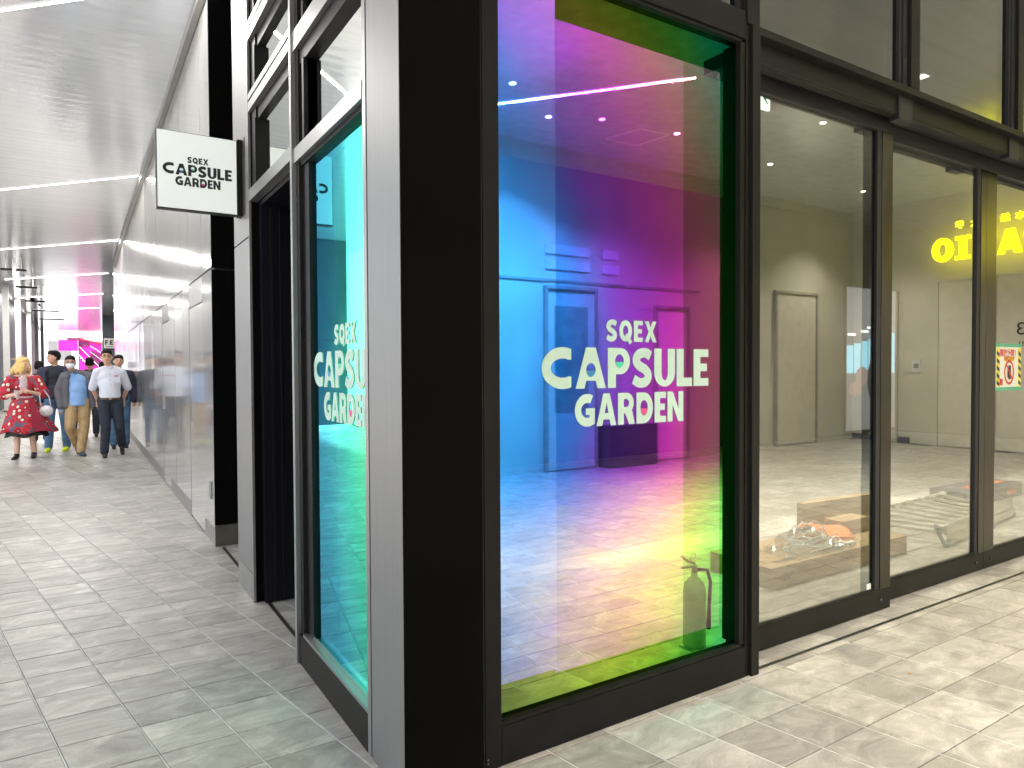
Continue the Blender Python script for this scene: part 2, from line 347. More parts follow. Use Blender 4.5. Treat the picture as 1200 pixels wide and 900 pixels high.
def glyph(ch, w, caps=False):
    """returns list of pieces, each a list of loops, in a w x 1 box; caps = capsule in the counter"""
    t = T_
    if ch == 'C': return [[arc(w*.66, .5, w*.66, .5, 66, 294)+[(w*.93, .30)]+arc(w*.66, .5, w*.66-t*.98, .5-t, 299, 61)+[(w*.93, .70)]]]
    if ch == 'G': return [[arc(w*.62, .5, w*.62, .5, 62, 296)+[(w, .08), (w, .56), (w*.55, .56), (w*.55, .36), (w*.74, .36), (w*.74, .26)]+arc(w*.62, .5, w*.62-t, .5-t, 285, 62)]]
    if ch == 'A':
        o = [[(0, 0), (w*.34, 1), (w*.66, 1), (w, 0), (w*.72, 0), (w*.66, .19), (w*.34, .19), (w*.28, 0)]]
        if caps: o.append(arc(w*.5, .45, .155, .17, 0, 345, 22))
        else: o.append([(w*.40, .39), (w*.60, .39), (w*.5, .73)])
        return [o]
    if ch == 'P':
        o = [[(0, 0), (0, 1), (w*.52, 1)]+arc(w*.56, .67, w*.44, .33, 85, -90)+[(t, .34), (t, 0)]]
        o.append(arc(w*.52, .67, .15, .17, 0, 345, 22)); return [o]
    if ch == 'R':
        o = [[(0, 0), (0, 1), (w*.50, 1)]+arc(w*.52, .68, w*.42, .32, 85, -42)+[(w, 0), (w*.66, 0), (w*.42, .35), (t, .35), (t, 0)]]
        o.append([(t, .55), (t, .80)]+arc(w*.50, .675, w*.16, .125, 90, -90, 10)); return [o]
    if ch == 'D':
        o = [[(0, 0), (0, 1), (w*.42, 1)]+arc(w*.42, .5, w*.58, .5, 88, -88)+[(w*.42, 0)]]
        o.append(arc(w*.46, .5, .185, .25, 0, 345, 22)); return [o]
    if ch == 'S': return [[spline_strip([(w*.90, .80), (w*.66, .885), (w*.36, .85), (w*.20, .70), (w*.34, .56), (w*.64, .45), (w*.80, .30), (w*.66, .145), (w*.36, .115), (w*.08, .21)], t*.92)]]
    if ch == 'U': return [[[(0, 1), (0, .38)]+arc(w*.5, .38, w*.5, .38, 183, 357, 18)+[(w, 1), (w-t, 1), (w-t, .38)]+arc(w*.5, .38, w*.5-t, .38-t*.62, 357, 183, 14)+[(t, 1)]]]
    if ch == 'L': return [[[(0, 0), (0, 1), (t, 1), (t, .23), (w, .23), (w, 0)]]]
    if ch == 'E': return [[[(0, 0), (0, 1), (w, 1), (w, .79), (t, .79), (t, .61), (w*.9, .61), (w*.9, .40), (t, .40), (t, .21), (w, .21), (w, 0)]]]
    if ch == 'N': return [[[(0, 0), (0, 1), (t, 1), (w-t*.95, .42), (w-t*.95, 1), (w, 1), (w, 0), (w-t, 0), (t*.95, .58), (t*.95, 0)]]]
    if ch == 'X': return [[[(0, 0), (w*.33, .5), (w*.02, 1), (w*.33, 1), (w*.5, .69), (w*.67, 1), (w*.98, 1), (w*.67, .5), (w, 0), (w*.68, 0), (w*.5, .31), (w*.32, 0)]]]
    if ch == 'Q': return [[arc(w*.5, .5, w*.5, .5, 0, 350, 30), arc(w*.5, .5, w*.5-t*.9, .5-t*.9, 0, 345, 22)], [[(w*.46, .30), (w*.62, .40), (w*1.02, -.02), (w*.78, -.13)]]]
    if ch == 'F': return [[[(0, 0), (0, 1), (w, 1), (w, .79), (t, .79), (t, .59), (w*.9, .59), (w*.9, .38), (t, .38), (t, 0)]]]
def logo(parent, fn, ink, depth=.002, capx=5.9):
    """three lines of lettering in units of the big line's cap height; fn(u,v,w) -> world"""
    lines = [('SQEX', .93, .54, 1.80, [.72, .84, .60, .84]), ('CAPSULE', 0, 1.0, 5.90, [.97, .98, .76, .74, .78, .60, .60]), ('GARDEN', -1.03, .80, 3.86, [.88, .90, .80, .82, .58, .84])]
    for txt, vc, h, W, ws in lines:
        s = W/(sum(ws)*h+.07*(len(ws)-1)); x = -W/2; mb = MB()
        for i, (ch, w_) in enumerate(zip(txt, ws)):
            gw = w_
            for k, piece in enumerate(glyph(ch, gw, txt == 'CAPSULE')):
                lp = [[(x+q[0]*h*s, vc+(q[1]-.5)*h) for q in l] for l in piece]
                mb.add(*curve_mesh(lp, depth, lambda a, b, c, k=k: fn(a, b, c+depth*.6+k*depth*.35)))
            cap = None
            if txt == 'CAPSULE' and ch == 'A': cap = (gw*.5, .45, .155, .17, 'c_blue')
            if txt == 'CAPSULE' and ch == 'P': cap = (gw*.52, .67, .15, .17, 'c_green')
            if txt == 'GARDEN' and ch == 'D': cap = (gw*.46, .5, .185, .25, 'c_pink')
            if cap:
                cx, cy, rx, ry, cm = cap
                lp = [[(x+q[0]*h*s, vc+(q[1]-.5)*h) for q in arc(cx, cy-.02, rx*.86, ry*.86, 180, 360, 16)]]
                c = MB().add(*curve_mesh(lp, depth, lambda a, b, c: fn(a, b, c+depth*.6))).obj('capsule_mark', cm, parent)
            x += gw*h*s+.07*s
        mb.obj('lettering', ink, parent)

# ------------------------------------------------------------------ ground and paving
X0, Y0 = -.15, 3.65
M['plaza'] = simple('pale_plaza_paving', (.62, .61, .58), .6, var=.06, scale=.5)
FL = MB().box(-250, 250, -120, 400, -.6, -.012).obj('ground', 'plaza', at=(0, 0, 0)); tag(FL, kind='structure')
floor = MB().box(-4.6, 17.3, -4.2, 67, -.011, -.004).obj('paved_floor', 'grout', at=(0, 0, 0)); tag(floor, kind='structure')
def near_x(i): # column edge at y = Y0; the thick joint sits at i = 7
    return X0+TX*i if i <= 7 else X0+TX*7+.255+.30*(i-8)
tiles = []
for j in range(-27, 224):
    for i in range(-16, 60):
        ya, yb = Y0+j*TY, Y0+(j+1)*TY; ym = (ya+yb)/2
        xm = (near_x(i)+near_x(i+1))/2-SH*(ym-Y0)
        if xm < -4.4 or xm > (17.0 if ym > 2.4 else 14.2) or ym > 66: continue
        if ym > 12 and xm > 1.2 and not (25 < ym < 66 and xm < 3): continue
        if ym > 34 and xm < -2.6: continue
        tiles.append((i, j, xm, ym))
fw = (f.x, f.y)
def vis(t):
    x, y = t[2], t[3]; d = x*fw[0]+y*fw[1]; s = x*r.x+y*r.y
    if d < 1.2 or abs(s/d) > .80 or (x > .9 and y > 10): return 1e9
    if x > 1.0 and x < 1.4 and y > 2.2: return 1e9
    return d*(1 if x < 1 or y < 2.4 else 1.12)
tiles.sort(key=vis)
def tile_geo(mb, i, j, off=(0, 0)):
    ya, yb = Y0+j*TY, Y0+(j+1)*TY; gx, gy = .0045, .0030; b = .0015
    if i == 7: ex = .006
    else: ex = 0
    def P(xe, y, z, dx=0, dy=0): return (xe-SH*(y-Y0)+dx-off[0], y+dy-off[1], z)
    xa, xb = near_x(i)+gx, near_x(i+1)-gx
    v = []
    for z, q in ((-.0045, 0), (-.0012, 0), (0, b)):
        v += [P(xa, ya, z, q, gy+q), P(xb, ya, z, -q, gy+q), P(xb, yb, z, -q, -gy-q), P(xa, yb, z, q, -gy-q)]
    fs = [(8, 9, 10, 11)]
    for a in (0, 4):
        for k in range(4): fs.append((a+k, a+(k+1) % 4, a+4+(k+1) % 4, a+4+k))
    mb.add(v, fs)
share = {}
NT = 300
for i, j, xm, ym in tiles[:NT]:
    key = 0 if i < 7 else (1 if i == 7 else 2)
    if key not in share:
        mb = MB(); tile_geo(mb, i, j, (xm, ym)); me = mb.mesh('tile'); me.materials.append(M['tile']); share[key] = me
    o = bpy.data.objects.new('tile', share[key]); C.objects.link(o); o.location = (xm, ym, random.uniform(-.0004, .0004)); o.parent = floor
    o.rotation_euler = (random.uniform(-.0012, .0012), random.uniform(-.0012, .0012), 0)
mb = MB()
for i, j, xm, ym in tiles[NT:]: tile_geo(mb, i, j)
tag(mb.obj('far_tiles', 'tile', floor), kind='stuff')
mb = MB()
for i in range(-15, 14):
    xe = near_x(i); wd = .0024 if i != 7 else .004
    for (ya, yb) in ((-3.8, 2.2), (2.2, 12), (12, 40)):
        if yb > 13 and i > 5: continue
        v = [(xe+s*wd-SH*(y-Y0)-.001, y, z) for y in (ya, yb) for z in (-.004, -.0006) for s in (-1, 1)]
        mb.add(v, [(2, 3, 7, 6), (0, 2, 6, 4), (1, 3, 7, 5)])
tag(mb.obj('pale_joints', 'grout_pale', floor), kind='stuff')
# floor tracks and slot drains
t = thing('floor_track', (2.9, 2.29, 0), 'thin double metal track set in the tiles before the sliding doors', 'door track')
for k, yy in enumerate((2.283, 2.299)): box('rail', 'drain', t, 2.90, 7.6, yy, yy+.007, -.003, .0018)
box('slot', 'gasket', t, 2.90, 7.6, 2.2905, 2.2985, -.003, .0008)
t = thing('slot_drain', (1.06, 3.9, 0), 'narrow slot drain in the tiles running past the silver pillar', 'drain')
for k, xx in enumerate((1.035, 1.055)): box('rail', 'drain', t, xx, xx+.006, 3.75, 6.42, -.003, .0016)
box('slot', 'gasket', t, 1.041, 1.055, 3.75, 6.42, -.003, .0008)
leaf = MB().ell((3.53, 1.84, .004), .012, .007, .003).obj('fallen_leaf', 'card', at=(3.53, 1.84, 0)); tag(leaf, 'tiny brown leaf lying on the tiles right of the corner', 'leaf')

# ------------------------------------------------------------------ ceiling
ceil = MB().box(-4.6, .93, -4.2, 67, 4.88, 5.1).box(.93, 15.2, -4.2, 2.20, 4.88, 5.1).box(.93, 3.2, 25.3, 67, 4.88, 5.1).obj('ceiling', 'ceiling', at=(0, 0, 0)); tag(ceil, kind='structure')
MB().box(-2.62, -2.5, 17.4, 67, 4.80, 4.878).obj('edge_trim', 'white', ceil)
MB().box(.93, .985, 6.5, 25, 4.79, 4.92).obj('wall_trim', 'frame_silver', ceil)
def linear_light(p, q, label, power=60):
    p = Vector((*p, 0)); q = Vector((*q, 0)); d = (q-p); L = d.length; a = math.atan2(d.y, d.x); mid = (p+q)/2
    t = thing('linear_light', (mid.x, mid.y, 4.874), label, 'ceiling light', 'linear ceiling lights')
    n = Vector((-d.y, d.x, 0)).normalized()
    def bar(h, z0, z1, name, m):
        pts = [p+n*h, q+n*h, q-n*h, p-n*h]; MB().prism([(v.x, v.y) for v in pts], 'z', z0, z1).obj(name, m, t)
    bar(.022, 4.868, 4.8795, 'housing', 'white'); bar(.010, 4.864, 4.8675, 'diffuser', 'light')
    l = bpy.data.lights.new('strip', 'AREA'); l.shape = 'RECTANGLE'; l.size = L; l.size_y = .018; l.energy = power; l.color = (1, .97, .92)
    o = bpy.data.objects.new('strip_light', l); C.objects.link(o); o.location = (0, 0, -.02); o.rotation_euler = (0, 0, a); o.parent = t
NM = ['nearest', 'second', 'third', 'fourth', 'fifth', 'sixth']
linear_light((-1.7, 9.05), (.90, 6.45), 'nearest diagonal light strip in the corridor ceiling, top left of the photo', 38)
linear_light((-1.9, 16.5), (.90, 13.35), 'diagonal light strip in the ceiling ending behind the hanging white sign', 35)
linear_light((-2.1, 23.7), (.90, 20.15), 'diagonal light strip in the ceiling just before the steel wall ends', 75)
linear_light((-2.2, 30.8), (.90, 27.1), 'diagonal ceiling light strip between the white fins and the far dark pillar', 120)
linear_light((-2.3, 38.2), (.95, 34.4), 'diagonal ceiling light strip beyond the second last visible one', 150)
linear_light((-2.3, 46.0), (.95, 42.2), 'farthest diagonal light strip over the end of the corridor', 170)
linear_light((4.3, -3.0), (6.0, -.95), 'short light strip mirrored in the coloured window', 22)
def downlight(x, y, label, power=25):
    t = thing('downlight', (x, y, 4.87), label, 'downlight', 'round downlights in the ceiling')
    k = 20
    MB().tube([(x, y, 4.879), (x, y, 4.872)], .055, k).obj('trim_ring', 'white', t)
    MB().tube([(x, y, 4.8715), (x, y, 4.868)], .036, k).obj('lens', 'down', t)
    l = bpy.data.lights.new('spot', 'SPOT'); l.energy = power*(10.5 if x < 6 else 9); l.spot_size = R(110); l.spot_blend = .8; l.shadow_soft_size = .06; l.color = (1, .93, .80)
    o = bpy.data.objects.new('downlight_lamp', l); C.objects.link(o); o.location = (0, 0, -.03); o.parent = t
for k, (x, y) in enumerate([(4.32, -2.2), (5.29, -2.85), (5.95, -2.55), (7.22, -2.43), (4.21, -.53), (9.6, -2.4), (11.6, -.6), (8.6, -.8), (12.6, -2.6), (2.2, -1.2)]):
    downlight(x, y, ['downlight mirrored upper left in the rainbow window', 'downlight mirrored in the rainbow window left of the hatch', 'downlight mirrored beside the ceiling hatch', 'downlight mirrored right of the ceiling hatch', 'downlight mirrored in the green top edge of the window', 'downlight over the forecourt before the dark opening', 'nearest downlight to the yellow sign, out of view', 'downlight over the middle of the forecourt', 'downlight in the far forecourt corner, mirrored in the first sliding door', 'downlight behind the photographer'][k])
t = thing('ceiling_hatch', (6.85, -2.82, 4.87), 'square access hatch in the forecourt ceiling, mirrored in the window', 'ceiling hatch')
hp = [(6.50, -3.12), (6.63, -2.55), (7.16, -2.51), (7.08, -3.12)]
for k in range(4):
    a, b = Vector((*hp[k], 0)), Vector((*hp[(k+1) % 4], 0)); n = Vector((-(b-a).y, (b-a).x, 0)).normalized()*.012
    MB().prism([((a+n).x, (a+n).y), ((b+n).x, (b+n).y), ((b-n).x, (b-n).y), ((a-n).x, (a-n).y)], 'z', 4.866, 4.8785).obj('frame', 'white', t)
# small plates hanging on the left of the corridor ceiling
for k, (x, y, wdt) in enumerate([(-1.55, 24.6, .62), (-1.5, 29.5, .62), (-1.5, 35.2, .7), (-1.35, 40.5, 1.1), (-1.25, 47, 1.2)]):
    t = thing('hanging_plate', (x, y, 4.5), ['dark sign plate with a white rod, nearest under the corridor ceiling', 'second dark plate hanging edge-on under the corridor ceiling', 'dark plate with a small camera below it under the ceiling', 'long dark plate hanging near the far white fins', 'farthest dark plate hanging at the corridor end'][k], 'hanging plate', 'dark plates hanging under the corridor ceiling')
    box('plate', 'black_steel', t, x-wdt/2, x+wdt/2, y-.05, y+.05, 4.47, 4.53)
    for s in (-.3, .3): box('rod', 'white', t, x+s*wdt-.012, x+s*wdt+.012, y-.012, y+.012, 4.53, 4.88)
    if k == 0: box('emblem', 'white', t, x-.03, x+.06, y-.062, y-.052, 4.30, 4.80)
    if k == 2:
        MB().ell((x-.1, y, 4.58), .09, .09, .07).obj('camera_dome', 'black_steel', t, smooth=True); MB().ell((x+.15, y, 4.36), .05, .12, .05).obj('camera', 'black_steel', t, smooth=True)

# ------------------------------------------------------------------ corner column and corridor facade (plane x = .965)
XA = .965; YB = 2.262
t = thing('corner_column', (1.13, 2.42, 0), 'square corner column, brushed steel on its corridor side and black in front', 'column')
box('core', 'black', t, XA+.012, 1.29, YB+.012, 2.585, 0, 4.88)
box('steel_face', 'steel', t, XA, XA+.011, YB+.004, 2.583, 0, 4.88, bevel=.001)
box('black_face', 'black', t, XA+.002, 1.292, YB, YB+.011, 0, 4.88, bevel=.001)
box('groove', 'gasket', t, XA+.004, XA+.03, 2.586, 2.600, 0, 4.88)
t = thing('corner_mullion', (1.34, 2.27, 0), 'tall black mullion between the corner column and the coloured front window', 'mullion')
box('post', 'black_steel', t, 1.300, 1.372, YB, 2.42, 0, 4.88, bevel=.002)
box('gasket', 'gasket', t, 1.293, 1.299, YB+.006, 2.4, 0, 4.88)
for k, zz in enumerate((.03, .045)): MB().tube([(1.31, YB-.0005, zz), (1.31, YB-.003, zz)], .003, 8).obj('screw', 'steel', t)

def window_a():
    t = thing('corridor_window', (XA, 3.1, 0), 'tall cyan tinted window facing the corridor, lettered in pale mint', 'window')
    box('jamb', 'frame_silver', t, XA+.001, XA+.06, 2.601, 2.636, 0, 4.88, bevel=.001)
    box('fin', 'frame_silver', t, XA-.012, XA+.03, 3.655, 3.685, 0, 4.88, bevel=.002)
    box('reveal', 'black_steel', t, XA+.031, XA+.16, 3.49, 3.684, 0, 4.88)
    box('reveal_lip', 'bronze', t, XA+.012, XA+.0305, 3.60, 3.654, 0.155, 4.88)
    box('sill', 'bronze', t, XA, XA+.055, 2.637, 3.654, 0, .155, bevel=.002)
    box('sill_ledge', 'frame_silver', t, XA+.004, XA+.05, 2.638, 3.59, .156, .172)
    box('lower_beam', 'frame_silver', t, XA-.002, XA+.055, 2.637, 3.654, 2.625, 2.70, bevel=.002)
    box('soffit', 'black_steel', t, XA+.02, XA+.12, 2.637, 3.6, 2.602, 2.624)
    box('upper_beam', 'frame_silver', t, XA-.002, XA+.055, 2.637, 3.654, 3.20, 3.30, bevel=.002)
    box('soffit', 'black_steel', t, XA+.02, XA+.12, 2.637, 3.6, 3.12, 3.199)
    g = box('glass_pane', 'film_a', t, XA+.050, XA+.058, 2.637, 3.49, .160, 2.602); 
    box('edge_strip', 'edge_glass', g, XA+.030, XA+.048, 2.637, 3.50, .173, .195)
    def fn(u_, v_, w_): k = .966/5.9; return (XA+.049-w_*1.0, 3.012-u_*k, 1.553+v_*.172)
    logo(g, fn, 'vinyl')
    return t
window_a()
def transom(name, y0, y1, z0, z1, label, top=None):
    t = thing(name, (XA, (y0+y1)/2, z0), label, 'transom window', 'upper windows facing the corridor')
    box('glass_pane', 'upper_glass_a', t, XA+.055, XA+.063, y0, y1, z0, z1)
    box('side_reveal', 'black_steel', t, XA+.01, XA+.12, y1, y1+.03, z0, z1)
    return t
transom('transom_window', 2.637, 3.49, 2.70, 3.12, 'upper window directly above the cyan corridor window')
transom('transom_window', 2.637, 3.49, 3.30, 4.88, 'tall top window above the corridor window, cut by the photo edge')
t = thing('entrance_frame', (XA, 4.25, 0), 'silver framed entrance bay with three crossbeams over a black doorway', 'door frame')
for (z0, z1) in ((2.66, 2.735), (3.24, 3.30), (3.315, 3.355), (3.70, 3.765), (3.78, 3.82)): box('crossbeam', 'frame_silver', t, XA-.002, XA+.055, 3.686, 4.755, z0, z1, bevel=.002)
for (z0, z1) in ((3.16, 3.239), (3.62, 3.699)): box('soffit', 'black_steel', t, XA+.03, XA+.13, 3.70, 4.755, z0, z1)
box('black_jamb', 'black_steel', t, XA+.02, XA+.16, 4.62, 4.755, 2.736, 4.88)
transom('transom_window', 3.70, 4.60, 2.736, 3.16, 'small upper window over the black doorway, mirroring the hanging sign')
transom('transom_window', 3.70, 4.60, 3.356, 3.62, 'second upper window over the black doorway')
transom('transom_window', 3.70, 4.60, 3.821, 4.88, 'topmost upper window over the black doorway')
t = thing('entrance_door', (1.35, 4.2, 0), 'black recessed door in deep shadow beside the cyan window', 'door')
box('door_leaf', 'door_black', t, 1.66, 1.70, 3.72, 4.72, .01, 2.72)
box('side_panel', 'door_black', t, XA+.062, 1.66, 4.70, 4.76, .005, 2.66)
box('side_panel', 'door_black', t, XA+.17, 1.66, 3.50, 3.53, .005, 2.66)
box('lintel_panel', 'door_black', t, XA+.06, 1.69, 3.54, 4.69, 2.63, 2.659)
for yy in (4.692, ): box('groove_strip', 'black_steel', t, 1.08, 1.10, yy-.004, yy+.006, .02, 2.62); box('groove_strip', 'black_steel', t, 1.14, 1.15, yy-.004, yy+.006, .02, 2.62)
box('handle', 'steel', t, 1.05, 1.07, 3.70, 3.72, 1.02, 1.12)
box('threshold', 'frame_silver', t, XA+.065, XA+.2, 3.60, 3.70, 0, .07)
t = thing('entrance_pillar', (1.02, 5.05, 0), 'silver clad pillar with pale plinth beside the black doorway', 'pillar')
box('core', 'black', t, XA+.014, 1.16, 4.763, 5.29, 0, 4.88)
for (z0, z1) in ((.185, 2.43), (2.44, 4.88)): box('steel_panel', 'steel', t, XA+.001, XA+.013, 4.785, 5.285, z0, z1, bevel=.001)
box('corner_trim', 'frame_silver', t, XA-.002, XA+.0135, 4.762, 4.781, 0, 4.88)
box('plinth', 'frame_silver', t, XA, XA+.0125, 4.785, 5.285, 0, .18, bevel=.001)
# neck behind the pillar (recess)
t = thing('recess_wall', (1.3, 5.8, 0), 'dark panelled recess between the silver pillar and the steel wall', 'wall')
box('side_panel', 'black', t, 1.20, 1.26, 5.30, 6.44, .19, 4.88); box('plinth', 'drain', t, 1.198, 1.262, 5.30, 6.44, 0, .185)

# ------------------------------------------------------------------ steel clad wall
XW = .99
wall = thing('steel_wall', (XW, 15, 0), 'long mirror-like steel panelled wall along the right of the corridor', 'wall')
box('core', 'gasket', wall, XW+.03, XW+.25, 6.50, 25.2, 0, 4.88)
end = [box('end_panel', 'black', wall, XW+.002, 1.19, 6.47, 6.499, .19, 2.43, bevel=.001), box('end_panel', 'black', wall, XW+.002, 1.19, 6.47, 6.499, 2.45, 4.88, bevel=.001)]
box('end_plinth', 'drain', wall, XW+.004, 1.19, 6.472, 6.50, 0, .185)
ys = [6.47, 7.03]; 
while ys[-1] < 25: ys.append(ys[-1]+ (.92 if len(ys) == 2 else .60))
prof = []
door_spans = [(7.03, 7.95, 'nearer'), (9.86, 10.7, 'farther')]
ys = [6.472, 7.03, 7.95, 8.59, 9.22, 9.86, 10.7]
while ys[-1] < 25: ys.append(ys[-1]+.62)
for a, b in zip(ys, ys[1:]):
    dr = (a, b) in [(7.03, 7.95), (9.86, 10.7)]
    tilt = random.uniform(-.0015, .0015)
    MB().prism([(XW+tilt, a+.008), (XW-tilt, b-.008), (XW+.028, b-.008), (XW+.028, a+.008)], 'z', 2.452, 4.86).obj('metal_panel', 'panel', wall)
    if dr:
        d = MB().box(XW+.003, XW+.028, a+.010, b-.010, .02, 2.19).obj('service_door', 'panel', wall)
        box('handle', 'frame_silver', d, XW-.012, XW+.002, b-.10, b-.06, 1.02, 1.20)
        box('door_head', 'frame_silver', wall, XW+.001, XW+.028, a+.006, b-.006, 2.205, 2.436)
    else:
        MB().prism([(XW-tilt, a+.008), (XW+tilt, b-.008), (XW+.028, b-.008), (XW+.028, a+.008)], 'z', .165, 2.436).obj('metal_panel', 'panel', wall)
        box('plinth', 'frame_silver', wall, XW+.002, XW+.028, a+.002, b-.002, 0, .158)
box('socket_plate', 'frame_silver', wall, XW-.014, XW-.0005, 6.60, 6.70, .40, .56, bevel=.004)

# ------------------------------------------------------------------ hanging sign
t = thing('hanging_sign', (.69, 5.0, 2.6), 'square white blade sign with black lettering hung above the corridor', 'sign')
box('frame', 'ink', t, .440, .932, 4.965, 5.035, 2.602, 3.108, bevel=.002)
fc = box('face', 'sign_white', t, .446, .926, 4.957, 4.9645, 2.608, 3.102)
box('bracket', 'black_steel', t, .933, .962, 4.955, 5.045, 2.60, 3.115)
box('mount_plate', 'drain', t, .9625, .9655, 4.88, 5.12, 2.60, 3.115)
def fn(u_, v_, w_): k = .418/5.9; return (.686+u_*k, 4.9565-w_, 2.862+v_*.073)
logo(fc, fn, 'ink')
fb = box('face', 'sign_white', t, .446, .926, 5.0355, 5.043, 2.608, 3.102)
def fn(u_, v_, w_): k = .418/5.9; return (.686-u_*k, 5.0435+w_, 2.862+v_*.073)
logo(fb, fn, 'ink')

# ------------------------------------------------------------------ front facade (plane y = 2.262)
t = thing('front_window', (1.375, YB, 0), 'large rainbow tinted window with pale mint shop lettering', 'window')
box('bottom_frame', 'black_steel', t, 1.374, 2.80, YB+.002, YB+.10, 0, .152, bevel=.002)
box('sill_bead', 'bronze', t, 1.374, 2.775, YB+.012, YB+.05, .1525, .166)
box('top_frame', 'black_steel', t, 1.374, 2.80, YB+.002, YB+.10, 3.165, 3.30, bevel=.002)
box('top_bead', 'bronze', t, 1.374, 2.775, YB+.012, YB+.05, 3.150, 3.164)
box('left_reveal', 'gasket', t, 1.3725, 1.379, YB+.02, YB+.12, .166, 3.15)
box('right_reveal', 'bronze', t, 2.768, 2.80, YB+.012, YB+.12, .166, 3.15)
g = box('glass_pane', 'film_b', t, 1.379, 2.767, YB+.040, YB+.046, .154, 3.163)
def fn(u_, v_, w_): k = .966/5.9; return (2.066+.016+u_*k*1.012, YB+.039-w_, 1.553+v_*.175)
logo(g, fn, 'vinyl')
t = thing('front_post', (2.86, 2.25, 0), 'dark post between the rainbow window and the sliding doors', 'mullion')
box('post', 'bronze', t, 2.832, 2.890, 2.250, 2.40, 0, 3.24, bevel=.002); box('upper_post', 'bronze', t, 2.80, 2.890, 2.256, 2.40, 3.241, 4.88, bevel=.002); box('side_strip', 'black_steel', t, 2.801, 2.831, YB+.006, 2.36, 0, 3.239)
def upper_b(x0, x1, z0, label):
    t = thing('upper_window', (x0, YB+.05, z0), label, 'transom window', 'upper windows over the doors')
    box('glass_pane', 'upper_glass', t, x0+.03, x1-.03, YB+.05, YB+.058, z0, 4.86)
    for (a, b) in ((x0, x0+.03), (x1-.03, x1)): box('side_bead', 'gasket', t, a, b, YB+.03, YB+.10, z0, 4.86)
upper_b(1.374, 2.80, 3.301, 'dark upper window above the rainbow window, cut by the photo edge')
upper_b(2.89, 4.25, 3.245, 'grey upper window above the first sliding door')
upper_b(4.40, 5.68, 3.245, 'upper window with yellow glow right of the grey one')
upper_b(5.82, 7.2, 3.245, 'rightmost upper window over the doors')
for a, b in ((4.25, 4.40), (5.68, 5.82)):
    t = thing('upper_mullion', ((a+b)/2, YB, 3.24), 'dark upright between upper windows, '+('nearer one above the first door' if a < 5 else 'farther one at the right edge'), 'mullion')
    box('post', 'bronze', t, a+.05, b, YB-.002, YB+.09, 3.251, 4.87, bevel=.002); box('side', 'gasket', t, a, a+.048, YB+.02, YB+.1, 3.251, 4.87)
t = thing('door_header', (5, 2.3, 3.1), 'long dark bronze header beam over the sliding doors', 'beam')
box('ledge', 'bronze', t, 2.891, 7.4, YB-.006, YB+.12, 3.205, 3.244, bevel=.002)
box('fascia', 'bronze', t, 2.891, 7.4, YB+.05, YB+.10, 3.085, 3.204)
box('groove', 'gasket', t, 2.891, 7.4, YB+.046, YB+.0495, 3.100, 3.104)
box('pocket', 'gasket', t, 2.891, 7.4, YB+.11, 2.62, 3.135, 3.21)
for xg in (4.24, 5.70): box('guide_block', 'gasket', t, xg, xg+.155, 2.3, 2.36, 3.06, 3.22)
def door(name, x0, x1, y, gx0, gx1, label, strip, gz=3.03):
    t = thing(name, (x0, y, 0), label, 'sliding door', 'glass sliding doors')
    d = .045
    box('bottom_rail', 'bronze', t, x0, x1, y, y+d, .006, .135, bevel=.002)
    box('top_rail', 'gasket', t, x0, x1, y, y+d, gz, 3.13, bevel=.002)
    box('stile', 'satin', t, gx1+.05, x1, y+.0005, y+d, .136, gz-.001, bevel=.002)
    box('stile_gasket', 'gasket', t, gx1+.001, gx1+.049, y+.006, y+d, .136, gz-.001)
    box('glass_bead', 'bronze', t, gx0, gx1, y+.004, y+.02, .1355, .146)
    if gx0-x0 > .02: box('stile', 'satin', t, x0, gx0, y+.0005, y+d, .136, gz-.001, bevel=.002)
    box('glass_pane', 'door_glass', t, gx0, gx1-strip, y+.022, y+.028, .1365, gz)
    if strip: box('dim_reflection_margin', 'door_glass_dim', t, gx1-strip+.0005, gx1, y+.022, y+.028, .1365, gz)  # margin darkened as if it mirrored the jamb
    for xl in ([x1-.11] if name != 'x' else []):
        k = MB().tube([(xl, y-.001, .072), (xl, y-.004, .072)], .014, 14).obj('lock', 'gasket', t); MB().tube([(xl, y-.0045, .072), (xl, y-.006, .072)], .006, 10).obj('keyway', 'steel', k)
    return t
door('sliding_door', 2.895, 4.402, 2.422, 2.90, 4.235, 'first glass sliding door with a flat cardboard box behind it', .125)
door('sliding_door', 4.403, 5.82, 2.494, 4.46, 5.69, 'second glass sliding door with the ladder behind it', 0)
t3 = door('sliding_door', 5.823, 7.35, 2.494, 5.985, 7.15, 'third glass sliding door with the warning poster stuck on it', 0)
MB().tube([(5.93, 2.493, .072), (5.93, 2.488, .072)], .014, 14).obj('lock', 'gasket', t3)
# warning poster on the third door
t = thing('warning_poster', (6.25, 2.49, 1.38), 'small white warning poster with yellow and black striped edges, taped to the glass', 'poster')
px0, px1, pz0, pz1 = 6.04, 6.47, 1.385, 1.71
box('paper', 'poster', t, px0, px1, 2.512, 2.5135, pz0, pz1)
for (a, b) in ((pz1-.004, pz1+.022), (pz0-.024, pz0+.004)): box('tape', 'tape', t, px0-.01, px1+.01, 2.5095, 2.5118, a, b)
for xs in (px0+.008, px1-.053):
    st = box('striped_edge', 'yellow', t, xs, xs+.045, 2.5105, 2.5117, pz0+.01, pz1-.01)
    for k in range(5):
        z = pz0+.03+k*.058; MB().prism([(xs, z), (xs+.045, z-.02), (xs+.045, z+.008), (xs, z+.028)], 'y', 2.5095, 2.5104).obj('stripe', 'ink', st)
MB().add(*text_mesh('開放厳禁！', .062, .0006, lambda a, b, c: (px0+.215+a, 2.5112+c, pz1-.055+b), .0014)).obj('lettering', 'red', t)
